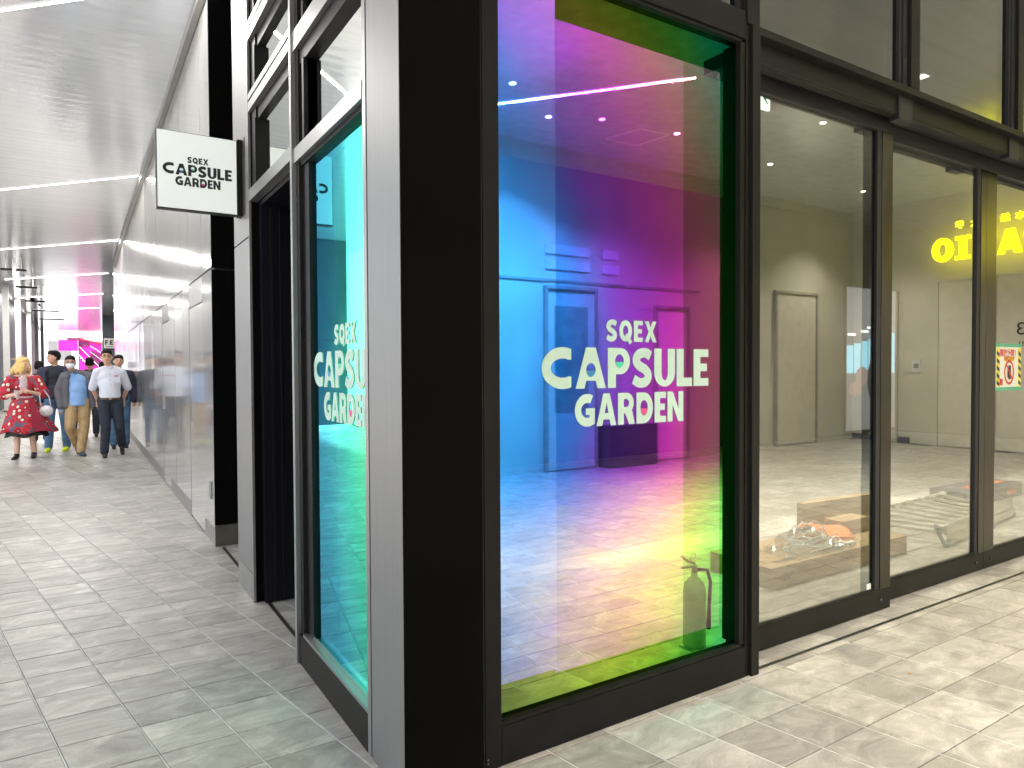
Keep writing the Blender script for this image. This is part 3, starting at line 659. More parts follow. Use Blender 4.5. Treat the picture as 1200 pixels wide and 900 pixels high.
MB().add(*text_mesh('使用後必ず', .036, .0006, lambda a, b, c: (px0+.22+a, 2.5104+c, pz1-.098+b), .0006)).obj('small_lettering', 'red', t)
box('caption_band', 'yellow', t, px0+.14, px0+.31, 2.5112, 2.5117, pz1-.116, pz1-.084)
MB().add(*curve_mesh([arc(0, 0, .085, .098, 0, 350, 30), arc(0, 0, .066, .079, 0, 345, 30)], .0006, lambda a, b, c: (px0+.22+a, 2.5112+c, pz0+.12+b))).obj('prohibition_ring', 'red', t)
MB().prism([(px0+.16, pz0+.18), (px0+.172, pz0+.19), (px0+.285, pz0+.065), (px0+.272, pz0+.055)], 'y', 2.5096, 2.5103).obj('prohibition_bar', 'red', t)
MB().box(px0+.205, px0+.25, 2.5106, 2.5112, pz0+.065, pz0+.175).box(px0+.19, px0+.203, 2.5106, 2.5112, pz0+.08, pz0+.15).obj('door_pictogram', 'ink', t)
box('figure_patch', 'red', t, px0+.06, px0+.11, 2.5106, 2.5112, pz0+.02, pz0+.07)
box('corner_sticker', 'white_plastic', thing('door_sticker', (4.19, 2.43, .15), 'tiny white sticker in the lower corner of the first door glass', 'sticker'), 4.17, 4.215, 2.441, 2.4432, .150, .185)

# ------------------------------------------------------------------ room behind the glass
room = thing('shop_room', (5, 6, 0), 'dim empty shop interior behind the glass front', 'room')
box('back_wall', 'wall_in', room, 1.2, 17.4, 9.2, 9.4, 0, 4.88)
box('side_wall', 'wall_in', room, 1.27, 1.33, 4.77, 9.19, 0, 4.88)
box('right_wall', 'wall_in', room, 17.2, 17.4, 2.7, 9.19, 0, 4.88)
box('ceiling_panel', 'ceiling_in', room, 1.03, 17.4, 2.63, 9.4, 4.885, 5.0)
for k, (x, y) in enumerate([(2.7, 4.5), (5.2, 4.4), (8.2, 4.2)]):  # unseen lamps added to light the shop floor and the boxes
    t = thing('shop_downlight', (x, y, 4.86), ['square lamp in the shop ceiling near the corner column', 'square lamp in the shop ceiling above the cardboard boxes', 'square lamp in the shop ceiling above the ladder'][k], 'ceiling light', 'square lamps in the shop ceiling')
    box('housing', 'white', t, x-.09, x+.09, y-.09, y+.09, 4.868, 4.884); box('diffuser', 'light', t, x-.06, x+.06, y-.06, y+.06, 4.862, 4.8675)
    l = bpy.data.lights.new('shop_fill_light', 'AREA'); l.size = .1; l.energy = 46 if k else 20; l.color = (1, .97, .88); l.spread = R(80 if k else 58)
    o = bpy.data.objects.new('shop_fill_light', l); C.objects.link(o); o.location = (0, 0, -.02); o.parent = t
# cardboard, cloth, cable, ladder
t = thing('long_carton', (4.9, 3.3, 0), 'long flat cardboard carton lying behind the first sliding door', 'cardboard box')
MB().prism([(4.06, 3.06), (5.81, 3.06), (5.82, 3.60), (4.07, 3.62)], 'z', 0, .15).obj('carton_body', 'card', t, bevel=.004)
box('top_seam', 'card_dark', t, 4.08, 5.80, 3.33, 3.333, .1502, .1512)
for a, b in ((4.2, 4.42), (4.05, 4.16)): box('tape_patch', 'card_dark', t, a, b, 3.12 if a > 4.1 else 3.2, 3.17 if a > 4.1 else 3.27, .1503, .1515)
def mark(x, z, s=.028):
    MB().box(x, x+s, 3.0565, 3.0585, z, z+.002).box(x, x+s, 3.0565, 3.0585, z+s, z+s+.002).box(x, x+.002, 3.0565, 3.0585, z, z+s).box(x+s, x+s+.002, 3.0565, 3.0585, z, z+s).box(x+.008, x+.020, 3.0565, 3.0585, z+.008, z+.022).obj('handling_mark', 'card_dark', t)
for k in range(3): mark(4.20+k*.036, .075); 
for k in range(2): mark(4.20+k*.036, .042)
MB().add(*text_mesh('THIS WAY UP', .03, .001, lambda a, b, c: (4.95+a, 3.058+c, .09+b))).obj('print', 'card_dark', t)
t = thing('upright_carton', (5.5, 3.7, 0), 'flattened brown carton standing on edge behind the flat one', 'cardboard box')
MB().prism([(5.34, 3.70), (6.4, 3.63), (6.4, 3.70), (5.345, 3.77)], 'z', 0, .36).obj('carton_body', 'card', t, bevel=.003)
t = thing('small_carton', (5.55, 3.4, .15), 'small brown carton on the right end of the long flat box', 'cardboard box')
box('carton_body', 'card', t, 5.34, 5.72, 3.33, 3.50, .1515, .27, bevel=.003); box('flap', 'card_dark', t, 5.34, 5.72, 3.4145, 3.417, .2705, .2715)
t = thing('orange_cloth', (5.1, 3.4, .15), 'folded orange cloth lying on the long cardboard box', 'cloth')
for k in range(3):
    z = .153+k*.022; o_ = .012*k
    mb = MB(); n = 12; vs_ = []; 
    cor = [(4.80+o_, 3.40), (5.20+o_, 3.13+o_), (5.44-o_, 3.36), (5.10, 3.59-o_)]
    for a in range(n+1):
        for b in range(n+1):
            s_, q = a/n, b/n
            x = (1-s_)*((1-q)*cor[0][0]+q*cor[1][0])+s_*((1-q)*cor[3][0]+q*cor[2][0]); y = (1-s_)*((1-q)*cor[0][1]+q*cor[1][1])+s_*((1-q)*cor[3][1]+q*cor[2][1])
            e = min(s_, 1-s_, q, 1-q); hh = .02*min(1, e*6)**.5+.006*math.sin(9*x+4*y+k)+.05*max(0, .6-q)*(k == 2)+.012*k*s_
            vs_.append((x, y, z+hh))
    base = [(v[0], v[1], z-.001) for v in vs_]; N1 = (n+1)**2
    fs = [(a*(n+1)+b, (a+1)*(n+1)+b, (a+1)*(n+1)+b+1, a*(n+1)+b+1) for a in range(n) for b in range(n)]
    fs += [tuple(N1+i for i in reversed(q)) for q in fs]
    rim = [a for a in range(n+1)]+[a*(n+1)+n for a in range(1, n+1)]+[n*(n+1)+b for b in range(n-1, -1, -1)]+[a*(n+1) for a in range(n-1, 0, -1)]
    fs += [(rim[i], rim[(i+1) % len(rim)], N1+rim[(i+1) % len(rim)], N1+rim[i]) for i in range(len(rim))]
    mb.add(vs_+base, fs).obj('fold', 'orange', t, smooth=True)
t = thing('cable_bundle', (4.75, 3.25, .15), 'coil of white extension cable on the cardboard box, half out of its bag', 'cable')
for k in range(7):
    pts = []
    for i in range(26):
        a = i/25*2*math.pi; pts.append((4.78+.30*math.cos(a)*(1-.05*k)+.05*math.sin(k*2), 3.25+.10*math.sin(a)+.01*k-.03, .165+.012*k+.018*math.sin(3*a+k)))
    MB().tube(pts, .0065, 6).obj('cable_loop', 'white_plastic', t, smooth=True)
MB().tube([(4.80, 3.3, .25), (4.84, 3.32, .31), (4.93, 3.32, .33), (4.99, 3.29, .30), (4.98, 3.25, .23)], .006, 6).tube([(4.66, 3.3, .22), (4.70, 3.32, .30), (4.78, 3.32, .34), (4.84, 3.30, .31)], .006, 6).obj('loose_loop', 'white_plastic', t, smooth=True)
for (x, y, z) in ((4.94, 3.14, .155), (4.86, 3.09, .153), (5.03, 3.10, .153)):
    h = box('plug_strip', 'white_plastic', t, x, x+.12, y, y+.04, z, z+.035, bevel=.006); box('socket_slot', 'ink', h, x+.02, x+.04, y-.0012, y+.0, z+.01, z+.024)
mb = MB(); n = 26; vs_ = []
import mathutils
for a in range(n+1):
    for b in range(15):
        s_, q = a/n, b/14; x = 4.36+.60*s_; y = 3.10+.30*q-.05*s_; e = min(s_, 1-s_, q, 1-q)
        h = mathutils.noise.noise(Vector((x*14, y*16, 1)))*.055+mathutils.noise.noise(Vector((x*40, y*44, 3)))*.02
        vs_.append((x, y, max(.154, .155+.17*min(1, e*3.2)**.7*(.5+.5*math.sin(3.1*s_))+h*min(1, e*8))))
mb.add(vs_, [(a*15+b, (a+1)*15+b, (a+1)*15+b+1, a*15+b+1) for a in range(n) for b in range(14)])
bag = mb.obj('plastic_bag', 'plastic_bag', at=(4.65, 3.2, .15)); so_ = bag.modifiers.new('thick', 'SOLIDIFY'); so_.thickness = .0015
tag(bag, 'crumpled clear plastic bag around the white cable on the box', 'plastic bag')
t = thing('folded_ladder', (7.2, 3.4, 0), 'aluminium folding ladder lying on the shop floor behind the second door', 'ladder')
def bar(a, b, h, wd, name, m='alu'):
    a = Vector((*a, 0)); b = Vector((*b, 0)); n = Vector((-(b-a).y, (b-a).x, 0)).normalized()*wd/2
    return MB().prism([((a+n).x, (a+n).y), ((b+n).x, (b+n).y), ((b-n).x, (b-n).y), ((a-n).x, (a-n).y)], 'z', h[0], h[1]).obj(name, m, t, bevel=.003)
A1, A2 = (6.32, 2.98), (8.15, 3.22); B1, B2 = (6.05, 3.84), (8.55, 3.98)
bar(A1, A2, (.02, .095), .03, 'stile'); bar((A1[0], A1[1]+.02), (A2[0], A2[1]+.02), (.100, .19), .03, 'stile'); bar(B1, B2, (.06, .13), .03, 'stile')
for k in range(9):
    s_ = .03+k/9*.92; a = Vector((A1[0]+(A2[0]-A1[0])*s_, A1[1]+(A2[1]-A1[1])*s_+.03)); b = Vector((B1[0]+(B2[0]-B1[0])*s_, B1[1]+(B2[1]-B1[1])*s_-.02))
    rg = bar((a.x, a.y), (b.x, b.y), (.10, .125), .055, 'rung')
    box('bracket', 'white_plastic', rg, b.x-.03, b.x+.03, b.y-.05, b.y-.01, .09, .15)
for (x, y) in (A1, A2):
    MB().ell((x-.02, y, .03), .05, .03, .03).ell((x-.05, y+.05, .14), .03, .03, .04).tube([(x-.02, y+.02, .02), (x-.06, y+.08, .17)], .016, 8).tube([(x-.1, y+.06, .19), (x-.02, y+.03, .14)], .016, 8).obj('rubber_foot', 'teal_rubber', t, smooth=True)
t = thing('tool_case', (8.6, 3.6, 0), 'low dark case with orange clasps behind the third sliding door', 'tool case')
box('case_body', 'wall_dark', t, 8.25, 9.6, 3.7, 4.1, .0, .16, bevel=.01)
for x in (8.55, 9.2): box('clasp', 'orange', t, x, x+.2, 3.685, 3.699, .05, .10); box('clasp', 'orange', t, x, x+.2, 3.8, 3.9, .1605, .172)
t = thing('fire_extinguisher', (2.86, 2.62, 0), 'pale metal fire extinguisher on the floor behind the green edge of the window', 'fire extinguisher')
ex, ey = 2.865, 2.66
prof = [(0, .0), (.055, .0), (.062, .01), (.062, .30), (.055, .345), (.03, .375), (.018, .385), (.018, .41), (0, .41)]
vs_ = []; K = 20
for rr, zz in prof:
    for j in range(K): vs_.append((ex+rr*math.cos(2*math.pi*j/K), ey+rr*math.sin(2*math.pi*j/K), zz+.012))
MB().add(vs_, [(i*K+j, i*K+(j+1) % K, (i+1)*K+(j+1) % K, (i+1)*K+j) for i in range(len(prof)-1) for j in range(K)]).obj('cylinder', 'extinguisher', t, smooth=True)
box('base_ring', 'extinguisher_head', t, ex-.06, ex+.06, ey-.06, ey+.06, 0, .011, bevel=.004)
hd = MB().tube([(ex, ey, .42), (ex, ey, .46)], .016, 10).tube([(ex+.01, ey, .455), (ex-.10, ey, .462)], .008, 6).tube([(ex, ey, .47), (ex-.05, ey, .49), (ex-.10, ey, .525)], .008, 6).obj('valve_lever', 'extinguisher_head', t, smooth=True)
MB().tube([(ex-.03+.02*math.cos(a/12*6.283), ey-.02, .515+.022*math.sin(a/12*6.283)) for a in range(13)], .003, 6).obj('safety_pin', 'yellow', hd)
MB().tube([(ex+.01, ey-.02, .44), (ex+.07, ey-.03, .43), (ex+.095, ey-.03, .36), (ex+.085, ey-.03, .22), (ex+.08, ey-.03, .10)], [.009, .009, .009, .010, .014], 8).obj('hose', 'gasket', t, smooth=True)
# exit sign, wall switch, glowing view of a bright room
t = thing('exit_sign', (5.85, 4.5, 4.2), 'small white exit sign with a green arrow hung inside the shop', 'exit sign')
box('sign_body', 'exit', t, 5.60, 5.925, 4.50, 4.53, 4.135, 4.38, bevel=.003); box('hanger', 'white', t, 5.50, 5.96, 4.49, 4.54, 4.382, 4.46); box('rod', 'white', t, 5.74, 5.77, 4.50, 4.53, 4.461, 4.885)
MB().prism([(5.80, 4.258), (5.868, 4.325), (5.895, 4.325), (5.848, 4.274), (5.918, 4.274), (5.918, 4.242), (5.848, 4.242), (5.895, 4.191), (5.868, 4.191)], 'y', 4.495, 4.499).obj('arrow', 'green_exit', t)
MB().prism([(5.64, 4.16), (5.70, 4.20), (5.68, 4.30), (5.72, 4.33), (5.66, 4.36), (5.62, 4.30), (5.62, 4.22)], 'y', 4.495, 4.499).obj('running_figure', 'green_exit', t)
t = thing('far_room_view', (11.5, 9.1, 0), 'tall glossy display panel showing a bright windowed room', 'display panel')
# glowing flat bands on the back wall stand in for a bright room beyond
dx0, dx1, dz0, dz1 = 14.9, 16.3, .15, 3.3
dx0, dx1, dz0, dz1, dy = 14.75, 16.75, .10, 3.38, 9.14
M['d_ceil'] = emit('view_glow_grey', (.42, .42, .50), .30); M['d_win'] = emit('view_glow_window', (.35, .72, .95), .75); M['d_floor'] = emit('view_glow_floor', (.40, .40, .44), .25); M['d_lamp'] = emit('view_glow_lamp', (1, 1, 1), 1.2)
M['d_pink'] = emit('view_glow_pink', (.70, .50, .50), .25); M['d_dark'] = emit('view_glow_dark', (.04, .05, .07), .05)
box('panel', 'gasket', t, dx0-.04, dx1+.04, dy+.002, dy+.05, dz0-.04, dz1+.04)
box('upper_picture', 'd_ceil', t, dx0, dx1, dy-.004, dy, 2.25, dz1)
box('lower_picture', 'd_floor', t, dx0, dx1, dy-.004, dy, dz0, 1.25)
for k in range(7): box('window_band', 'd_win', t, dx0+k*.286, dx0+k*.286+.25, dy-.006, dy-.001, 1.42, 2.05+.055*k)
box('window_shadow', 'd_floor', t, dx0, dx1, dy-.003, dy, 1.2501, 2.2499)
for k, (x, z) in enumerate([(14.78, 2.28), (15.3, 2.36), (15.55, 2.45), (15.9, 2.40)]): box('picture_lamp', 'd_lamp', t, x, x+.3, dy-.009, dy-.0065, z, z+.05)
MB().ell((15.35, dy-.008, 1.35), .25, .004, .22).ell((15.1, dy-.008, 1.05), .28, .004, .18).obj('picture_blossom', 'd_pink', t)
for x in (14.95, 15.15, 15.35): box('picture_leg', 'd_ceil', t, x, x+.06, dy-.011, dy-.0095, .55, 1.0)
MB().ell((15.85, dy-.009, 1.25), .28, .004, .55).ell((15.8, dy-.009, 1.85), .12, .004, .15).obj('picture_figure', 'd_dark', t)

# ------------------------------------------------------------------ opposite walls of the forecourt (seen mirrored in the glass)
YO = -3.83; XO = 14.3
t = thing('forecourt_wall', (6, YO, 0), 'beige wall with doors across the forecourt, seen only mirrored in the glass front', 'wall')
box('wall_face', 'wall_beige', t, -1.5, 15.0, YO-.3, YO, 0, 4.88)
def wdoor(par, x0, x1, top, panes=True):
    d = box('door_leaf', 'wall_beige2', par, x0+.05, x1-.05, YO+.004, YO+.04, .02, top-.05)
    MB().box(x0, x0+.05, YO+.001, YO+.07, 0, top).box(x1-.05, x1, YO+.001, YO+.07, 0, top).box(x0+.05, x1-.05, YO+.001, YO+.07, top-.05, top).obj('door_surround', 'surround', par)
    if panes: box('door_pane', 'surround', d, x0+.18, x1-.18, YO+.041, YO+.046, .9, top-.3)
wdoor(t, 5.87, 6.87, 2.80); wdoor(t, 3.6, 4.7, 2.80); wdoor(t, 11.6, 12.95, 3.08, False); wdoor(t, 8.1, 8.9, 2.6, False)
for x0, x1 in ((5.9, 6.75), (7.0, 7.35)):
    for z in (3.05, 3.28): box('lit_panel', 'white', t, x0, x1, YO+.002, YO+.02, z, z+.14)
box('dark_recess', 'wall_dark', t, 6.92, 7.9, YO+.002, YO+.3, .0, .66); box('lintel_strip', 'surround', t, 4.75, 9.2, YO+.001, YO+.015, 2.86, 2.90)
box('bright_doorway', 'white', t, 9.9, 10.6, YO+.002, YO+.03, 1.5, 2.4)
t = thing('university_wall', (XO, -1.5, 0), 'beige end wall of the forecourt below the yellow sign, mirrored in the sliding doors', 'wall')
box('wall_face', 'wall_beige', t, XO, XO+.3, YO, 2.1, 0, 4.88)
for (a, b, zt) in ((-1.95, -1.25, 3.25), (-.95, .1, 3.25), (-3.2, -2.7, 3.1)):
    d = box('door_leaf', 'wall_beige2', t, XO-.03, XO-.002, a+.04, b-.04, .01, zt-.04)
    MB().box(XO-.05, XO-.001, a, a+.04, 0, zt).box(XO-.05, XO-.001, b-.04, b, 0, zt).box(XO-.05, XO-.001, a+.04, b-.04, zt-.04, zt).obj('door_surround', 'wall_beige', t)
sw = box('switch_plate', 'white_plastic', t, XO-.02, XO-.001, -2.42, -2.25, 1.45, 1.70); box('switch_key', 'frame_silver', sw, XO-.026, XO-.0205, -2.38, -2.29, 1.53, 1.62)
box('skirting', 'wall_dark', t, XO-.02, XO-.001, YO+.01, -2.46, 0, .12)
MB().add(*text_mesh('3', .32, .004, lambda a, b, c: (XO-.036+c, -.52-a, 2.22+b))).obj('door_number', 'ink', t)
MB().add(*text_mesh('B1', .12, .004, lambda a, b, c: (XO-.036+c, -.50-a, 1.96+b))).obj('door_number', 'ink', t)
t = thing('yellow_sign', (XO-.12, -1.6, 3.9), 'glowing yellow sign with big slab letters under small characters, seen mirrored in the door glass', 'sign')
zb, zh = 3.56, .44
def ylet(loops_list, y_left, w):
    for k, lp in enumerate(loops_list):
        MB().add(*curve_mesh([[(q[0]*w, q[1]*zh) for q in l] for l in lp], .05, lambda a, b, c: (XO-.30-c, y_left-a, zb+b))).obj('letter', 'yellow_lamp', t)
ylet([[[(0, 0), (0, .16), (.1, .16), (.1, .84), (0, .84), (0, 1), (.6, 1)]+arc(.62, .69, .38, .31, 88, -90)+[(.42, .38), (.42, .16), (.55, .16), (.55, 0)], arc(.55, .69, .15, .15, 0, 345, 18)]], -.04, .34)
ylet([[[(-.05, 0), (.28, 1), (.68, 1), (1.05, 0), (.74, 0), (.68, .18), (.34, .18), (.28, 0)], [(.42, .40), (.60, .40), (.51, .64)]]], -.42, .35)
ylet([[[(.25, 0), (.25, .15), (.35, .15), (.35, .82), (.2, .82), (.2, .66), (0, .66), (0, 1), (1, 1), (1, .66), (.8, .66), (.8, .82), (.65, .82), (.65, .15), (.75, .15), (.75, 0)]]], -.84, .34)
ylet([[[(0, 0), (0, .16), (.25, .16), (.25, .84), (0, .84), (0, 1), (1, 1), (1, .84), (.75, .84), (.75, .16), (1, .16), (1, 0)]]], -1.23, .26)
ylet([[arc(.5, .5, .52, .52, 0, 350, 32), arc(.5, .5, .18, .27, 0, 345, 24)]], -1.53, .37)
for ch, y in zip('日本経済大学', (-.22, -.44, -.67, -.91, -1.16, -1.42)):
    MB().add(*text_mesh(ch, .155, .03, lambda a, b, c: (XO-.30-c, y-a, 4.20+b), .003)).obj('small_letter', 'yellow_lamp', t)
box('mounting_rail', 'wall_beige', t, XO-.27, XO-.25, -1.9, -.05, 3.74, 3.77); box('rail_bracket', 'wall_beige', t, XO-.249, XO-.001, -1.0, -.96, 3.74, 3.77)
# ------------------------------------------------------------------ left side: dark clad block and white fins
t = thing('dark_block', (-3.2, 17.4, 0), 'dark grey clad building block behind the white fins on the left', 'building')
box('core', 'wall_dark', t, -3.9, -2.64, 17.43, 66, 0, 4.88)
y = 17.45
while y < 65:
    for (z0, z1) in ((.15, 2.30), (2.32, 4.87)): box('cladding_panel', 'wall_dark', t, -2.64, -2.615, y+.01, y+1.98, z0, z1)
    y += 2.0
for (z0, z1) in ((.15, 2.30), (2.32, 4.87)): box('end_panel', 'wall_dark', t, -3.89, -2.64, 17.40, 17.429, z0, z1)
box('skirting', 'white', t, -3.9, -2.60, 17.39, 17.44, 0, .14); box('white_edge', 'white', t, -2.70, -2.58, 17.33, 17.42, .0, 4.87)
for k, y in enumerate([24.5, 28.0, 32.5, 38.7, 47, 55, 63.6]):
    t = thing('white_fin', (-2.32, y, 0), ['pale steel fin before the dark wall, hidden past the photo edge', 'pale steel fin just left of the photo edge', 'nearest white steel fin in front of the dark wall', 'second white fin from the left photo edge', 'third white fin from the left photo edge', 'fourth white fin from the left photo edge', 'farthest white fin by the bright opening'][k], 'column', 'white fins along the left of the corridor')
    box('post', 'white', t, -2.42, -2.22, y-.1, y+.12, 0, 4.878); box('foot', 'drain', t, -2.44, -2.20, y-.12, y+.14, 0, .06)
# far right: pillar, FE sign, side wall
t = thing('far_pillar', (1.9, 48, 0), 'dark pillar at the far end of the steel wall carrying the sign F.E', 'pillar')
box('shaft', 'wall_dark', t, 1.26, 2.8, 48, 49.2, 0, 4.88)
box('side_wall', 'wall_dark', t, 3.0, 3.2, 25.3, 66, 0, 4.88)
t = thing('letter_sign', (1.72, 47.9, 3.2), 'small white square sign lettered F.E on the dark far pillar', 'sign')
box('plate', 'white', t, 1.30, 1.86, 47.85, 47.95, 2.92, 3.52, bevel=.01)
for ch, x in (('F', 1.36), ('E', 1.61)):
    for pc in glyph(ch, .62): MB().add(*curve_mesh([[(q[0]*.26, q[1]*.28) for q in lp] for lp in pc], .01, lambda a, b, c: (x+a, 47.84+c, 3.12+b))).obj('letter', 'ink', t)
MB().box(1.54, 1.58, 47.84, 47.849, 3.12, 3.17).obj('dot', 'ink', t); box('underline', 'ink', t, 1.38, 1.79, 47.84, 47.849, 3.0, 3.03)
# bright plaza beyond
t = thing('pale_building', (0, 112, 0), 'overexposed white building beyond the corridor end', 'building')
box('wall', 'sky_wall', t, -60, 60, 110, 125, 0, 45)
for a in range(-6, 6):
    for b in range(2): box('window', 'wall_dark' if 0 else 'frame_silver', t, a*4+.6, a*4+3.2, 109.9, 110.02, 3+b*5, 5.6+b*5)
t = thing('stair_tower', (.5, 75, 0), 'magenta glass pavilion with a white diagonal staircase beyond the corridor end', 'building')
box('pale_panel', 'pink_pale', t, -1.62, -.95, 75.4, 75.8, 4.5, 9)
MB().prism([(-1.0, 4.5), (-.55, 4.5), (-1.0, 5.6), (-1.3, 5.6)], 'y', 75.2, 75.35).obj('pale_brace', 'white', t)
box('glass_panel', 'pink', t, -1.52, -.02, 75.0, 75.4, 3.42, 4.42)
box('roof_edge', 'maroon', t, -.85, .05, 74.95, 75.5, 4.43, 4.62)
MB().prism([(0, 0), (1.85, 0), (1.85, 4.15), (0, 4.62)], 'y', 75.3, 77).obj('stair_wall', 'pink', t)
MB().prism([(-.02, 4.64), (1.87, 4.17), (1.87, 4.05), (-.02, 4.50)], 'y', 75.1, 75.29).obj('eave', 'red', t)
box('recess', 'maroon', t, .05, .85, 75.24, 75.29, 3.85, 4.25)
MB().prism([(.95, 2.1), (1.7, 2.0), (1.7, 3.1), (.95, 3.5)], 'y', 75.24, 75.29).obj('recess', 'maroon', t)
for (a, b, h) in (((.10, 3.75), (1.85, 1.65), .09), ((.95, 3.85), (1.85, 3.2), .07), ((.05, 3.0), (1.5, 1.0), .11), ((.9, 3.35), (1.85, 2.55), .05)):
    MB().prism([a, b, (b[0], b[1]+h), (a[0], a[1]+h)], 'y', 75.05, 75.2).obj('stringer', 'white', t)
for k in range(8): box('tread', 'sign_white', t, .12+k*.18, .34+k*.18, 75.06, 75.23, 2.72-k*.245, 2.80-k*.245)
box('upper_mass', 'pink_pale', t, 0, 1.85, 75.6, 78, 4.65, 11)

# ------------------------------------------------------------------ people
M['skin'] = simple('skin', (.62, .36, .24), .5, var=.06); M['skin2'] = simple('skin_light', (.72, .44, .32), .5, var=.06)
M['hair'] = simple('black_hair', (.012, .010, .009), .7, spec=.2, var=.3, scale=40); M['blond'] = simple('blond_hair', (.72, .48, .16), .5, var=.25, scale=30, stretch=(3, 3, .5))
M['shirt'] = simple('pale_shirt', (.66, .67, .74), .7, var=.05, scale=25, stretch=(6, 6, .2)); M['blue_shirt'] = simple('light_blue_shirt', (.24, .42, .72), .75, var=.08)
M['jacket'] = simple('grey_jacket', (.12, .115, .13), .8, var=.1); M['cardigan'] = simple('navy_cardigan', (.025, .028, .055), .8, var=.15); M['black_tee'] = simple('black_sweater', (.02, .022, .035), .85)
M['navy'] = simple('navy_trousers', (.022, .027, .042), .8, var=.25, scale=10); M['khaki'] = simple('khaki_trousers', (.46, .31, .15), .8, var=.15, scale=9); M['jeans'] = simple('blue_jeans', (.09, .19, .32), .85, var=.3, scale=8)
M['shoe'] = simple('black_leather', (.02, .02, .022), .3); M['shoe_blue'] = simple('dark_blue_shoe', (.045, .06, .09), .5); M['neon'] = simple('neon_sneaker', (.75, .95, .02), .5); M['belt'] = simple('brown_belt', (.10, .045, .02), .5)
M['lip'] = simple('lip', (.50, .12, .10), .5); M['mask'] = simple('face_mask', (.80, .84, .84), .8)
def floral():
    m, nt, p = mat('red_floral_cloth'); L = nt.links.new
    tc = N(nt, 'ShaderNodeTexCoord'); v = N(nt, 'ShaderNodeTexVoronoi'); v.inputs['Scale'].default_value = 11; L(tc.outputs['Object'], v.inputs['Vector'])
    nz = N(nt, 'ShaderNodeTexNoise'); nz.inputs['Scale'].default_value = 16; L(tc.outputs['Object'], nz.inputs['Vector'])
    a = N(nt, 'ShaderNodeMath'); a.operation = 'MULTIPLY_ADD'; L(nz.outputs[0], a.inputs[0]); a.inputs[1].default_value = .5; L(v.outputs['Distance'], a.inputs[2])
    cr = N(nt, 'ShaderNodeValToRGB'); cr.color_ramp.interpolation = 'CONSTANT'; e = cr.color_ramp.elements
    e[0].position = 0; e[0].color = (.80, .70, .55, 1); e[1].position = .52; e[1].color = (.10, .05, .05, 1)
    for q, c in ((.56, (.42, .012, .03)), (.80, (.55, .03, .05)), (.97, (.10, .12, .16))): x = e.new(q); x.color = (*c, 1)
    L(a.outputs[0], cr.inputs[0]); L(cr.outputs[0], p.inputs['Base Color']); p.inputs['Roughness'].default_value = .8; return m
M['floral'] = floral(); M['lace'] = simple('pale_lace', (.60, .48, .48), .8, var=.3, scale=50); M['wine'] = simple('wine_red_cloth', (.28, .008, .03), .7); M['bag_white'] = simple('white_leather', (.74, .66, .70), .4)
def hand(mb, wr, d, s):
    """palm, four bent fingers and a thumb from the wrist point along direction d; s = side sign of the thumb"""
    wr = Vector(wr); d = Vector(d).normalized(); a = d.cross(Vector((0, 1, 0))).normalized()*s; pc = wr+d*.05
    mb.limb((tuple(wr), .026), (tuple(pc), .034)); mb.ell(tuple(pc+d*.01), .036, .022, .042)
    for k in range(4):
        b = pc+d*.035+a*(.026-.017*k); L_ = (.055, .065, .060, .045)[k]
        mb.limb((tuple(b), .0105), (tuple(b+d*L_*.6+Vector((0, -.006, 0))), .0095), (tuple(b+d*L_*.95+Vector((0, .012, 0))), .008))
    b = wr+d*.03+a*.03; mb.limb((tuple(b), .012), (tuple(b+a*.02+d*.03), .010), (tuple(b+a*.022+d*.055), .008))
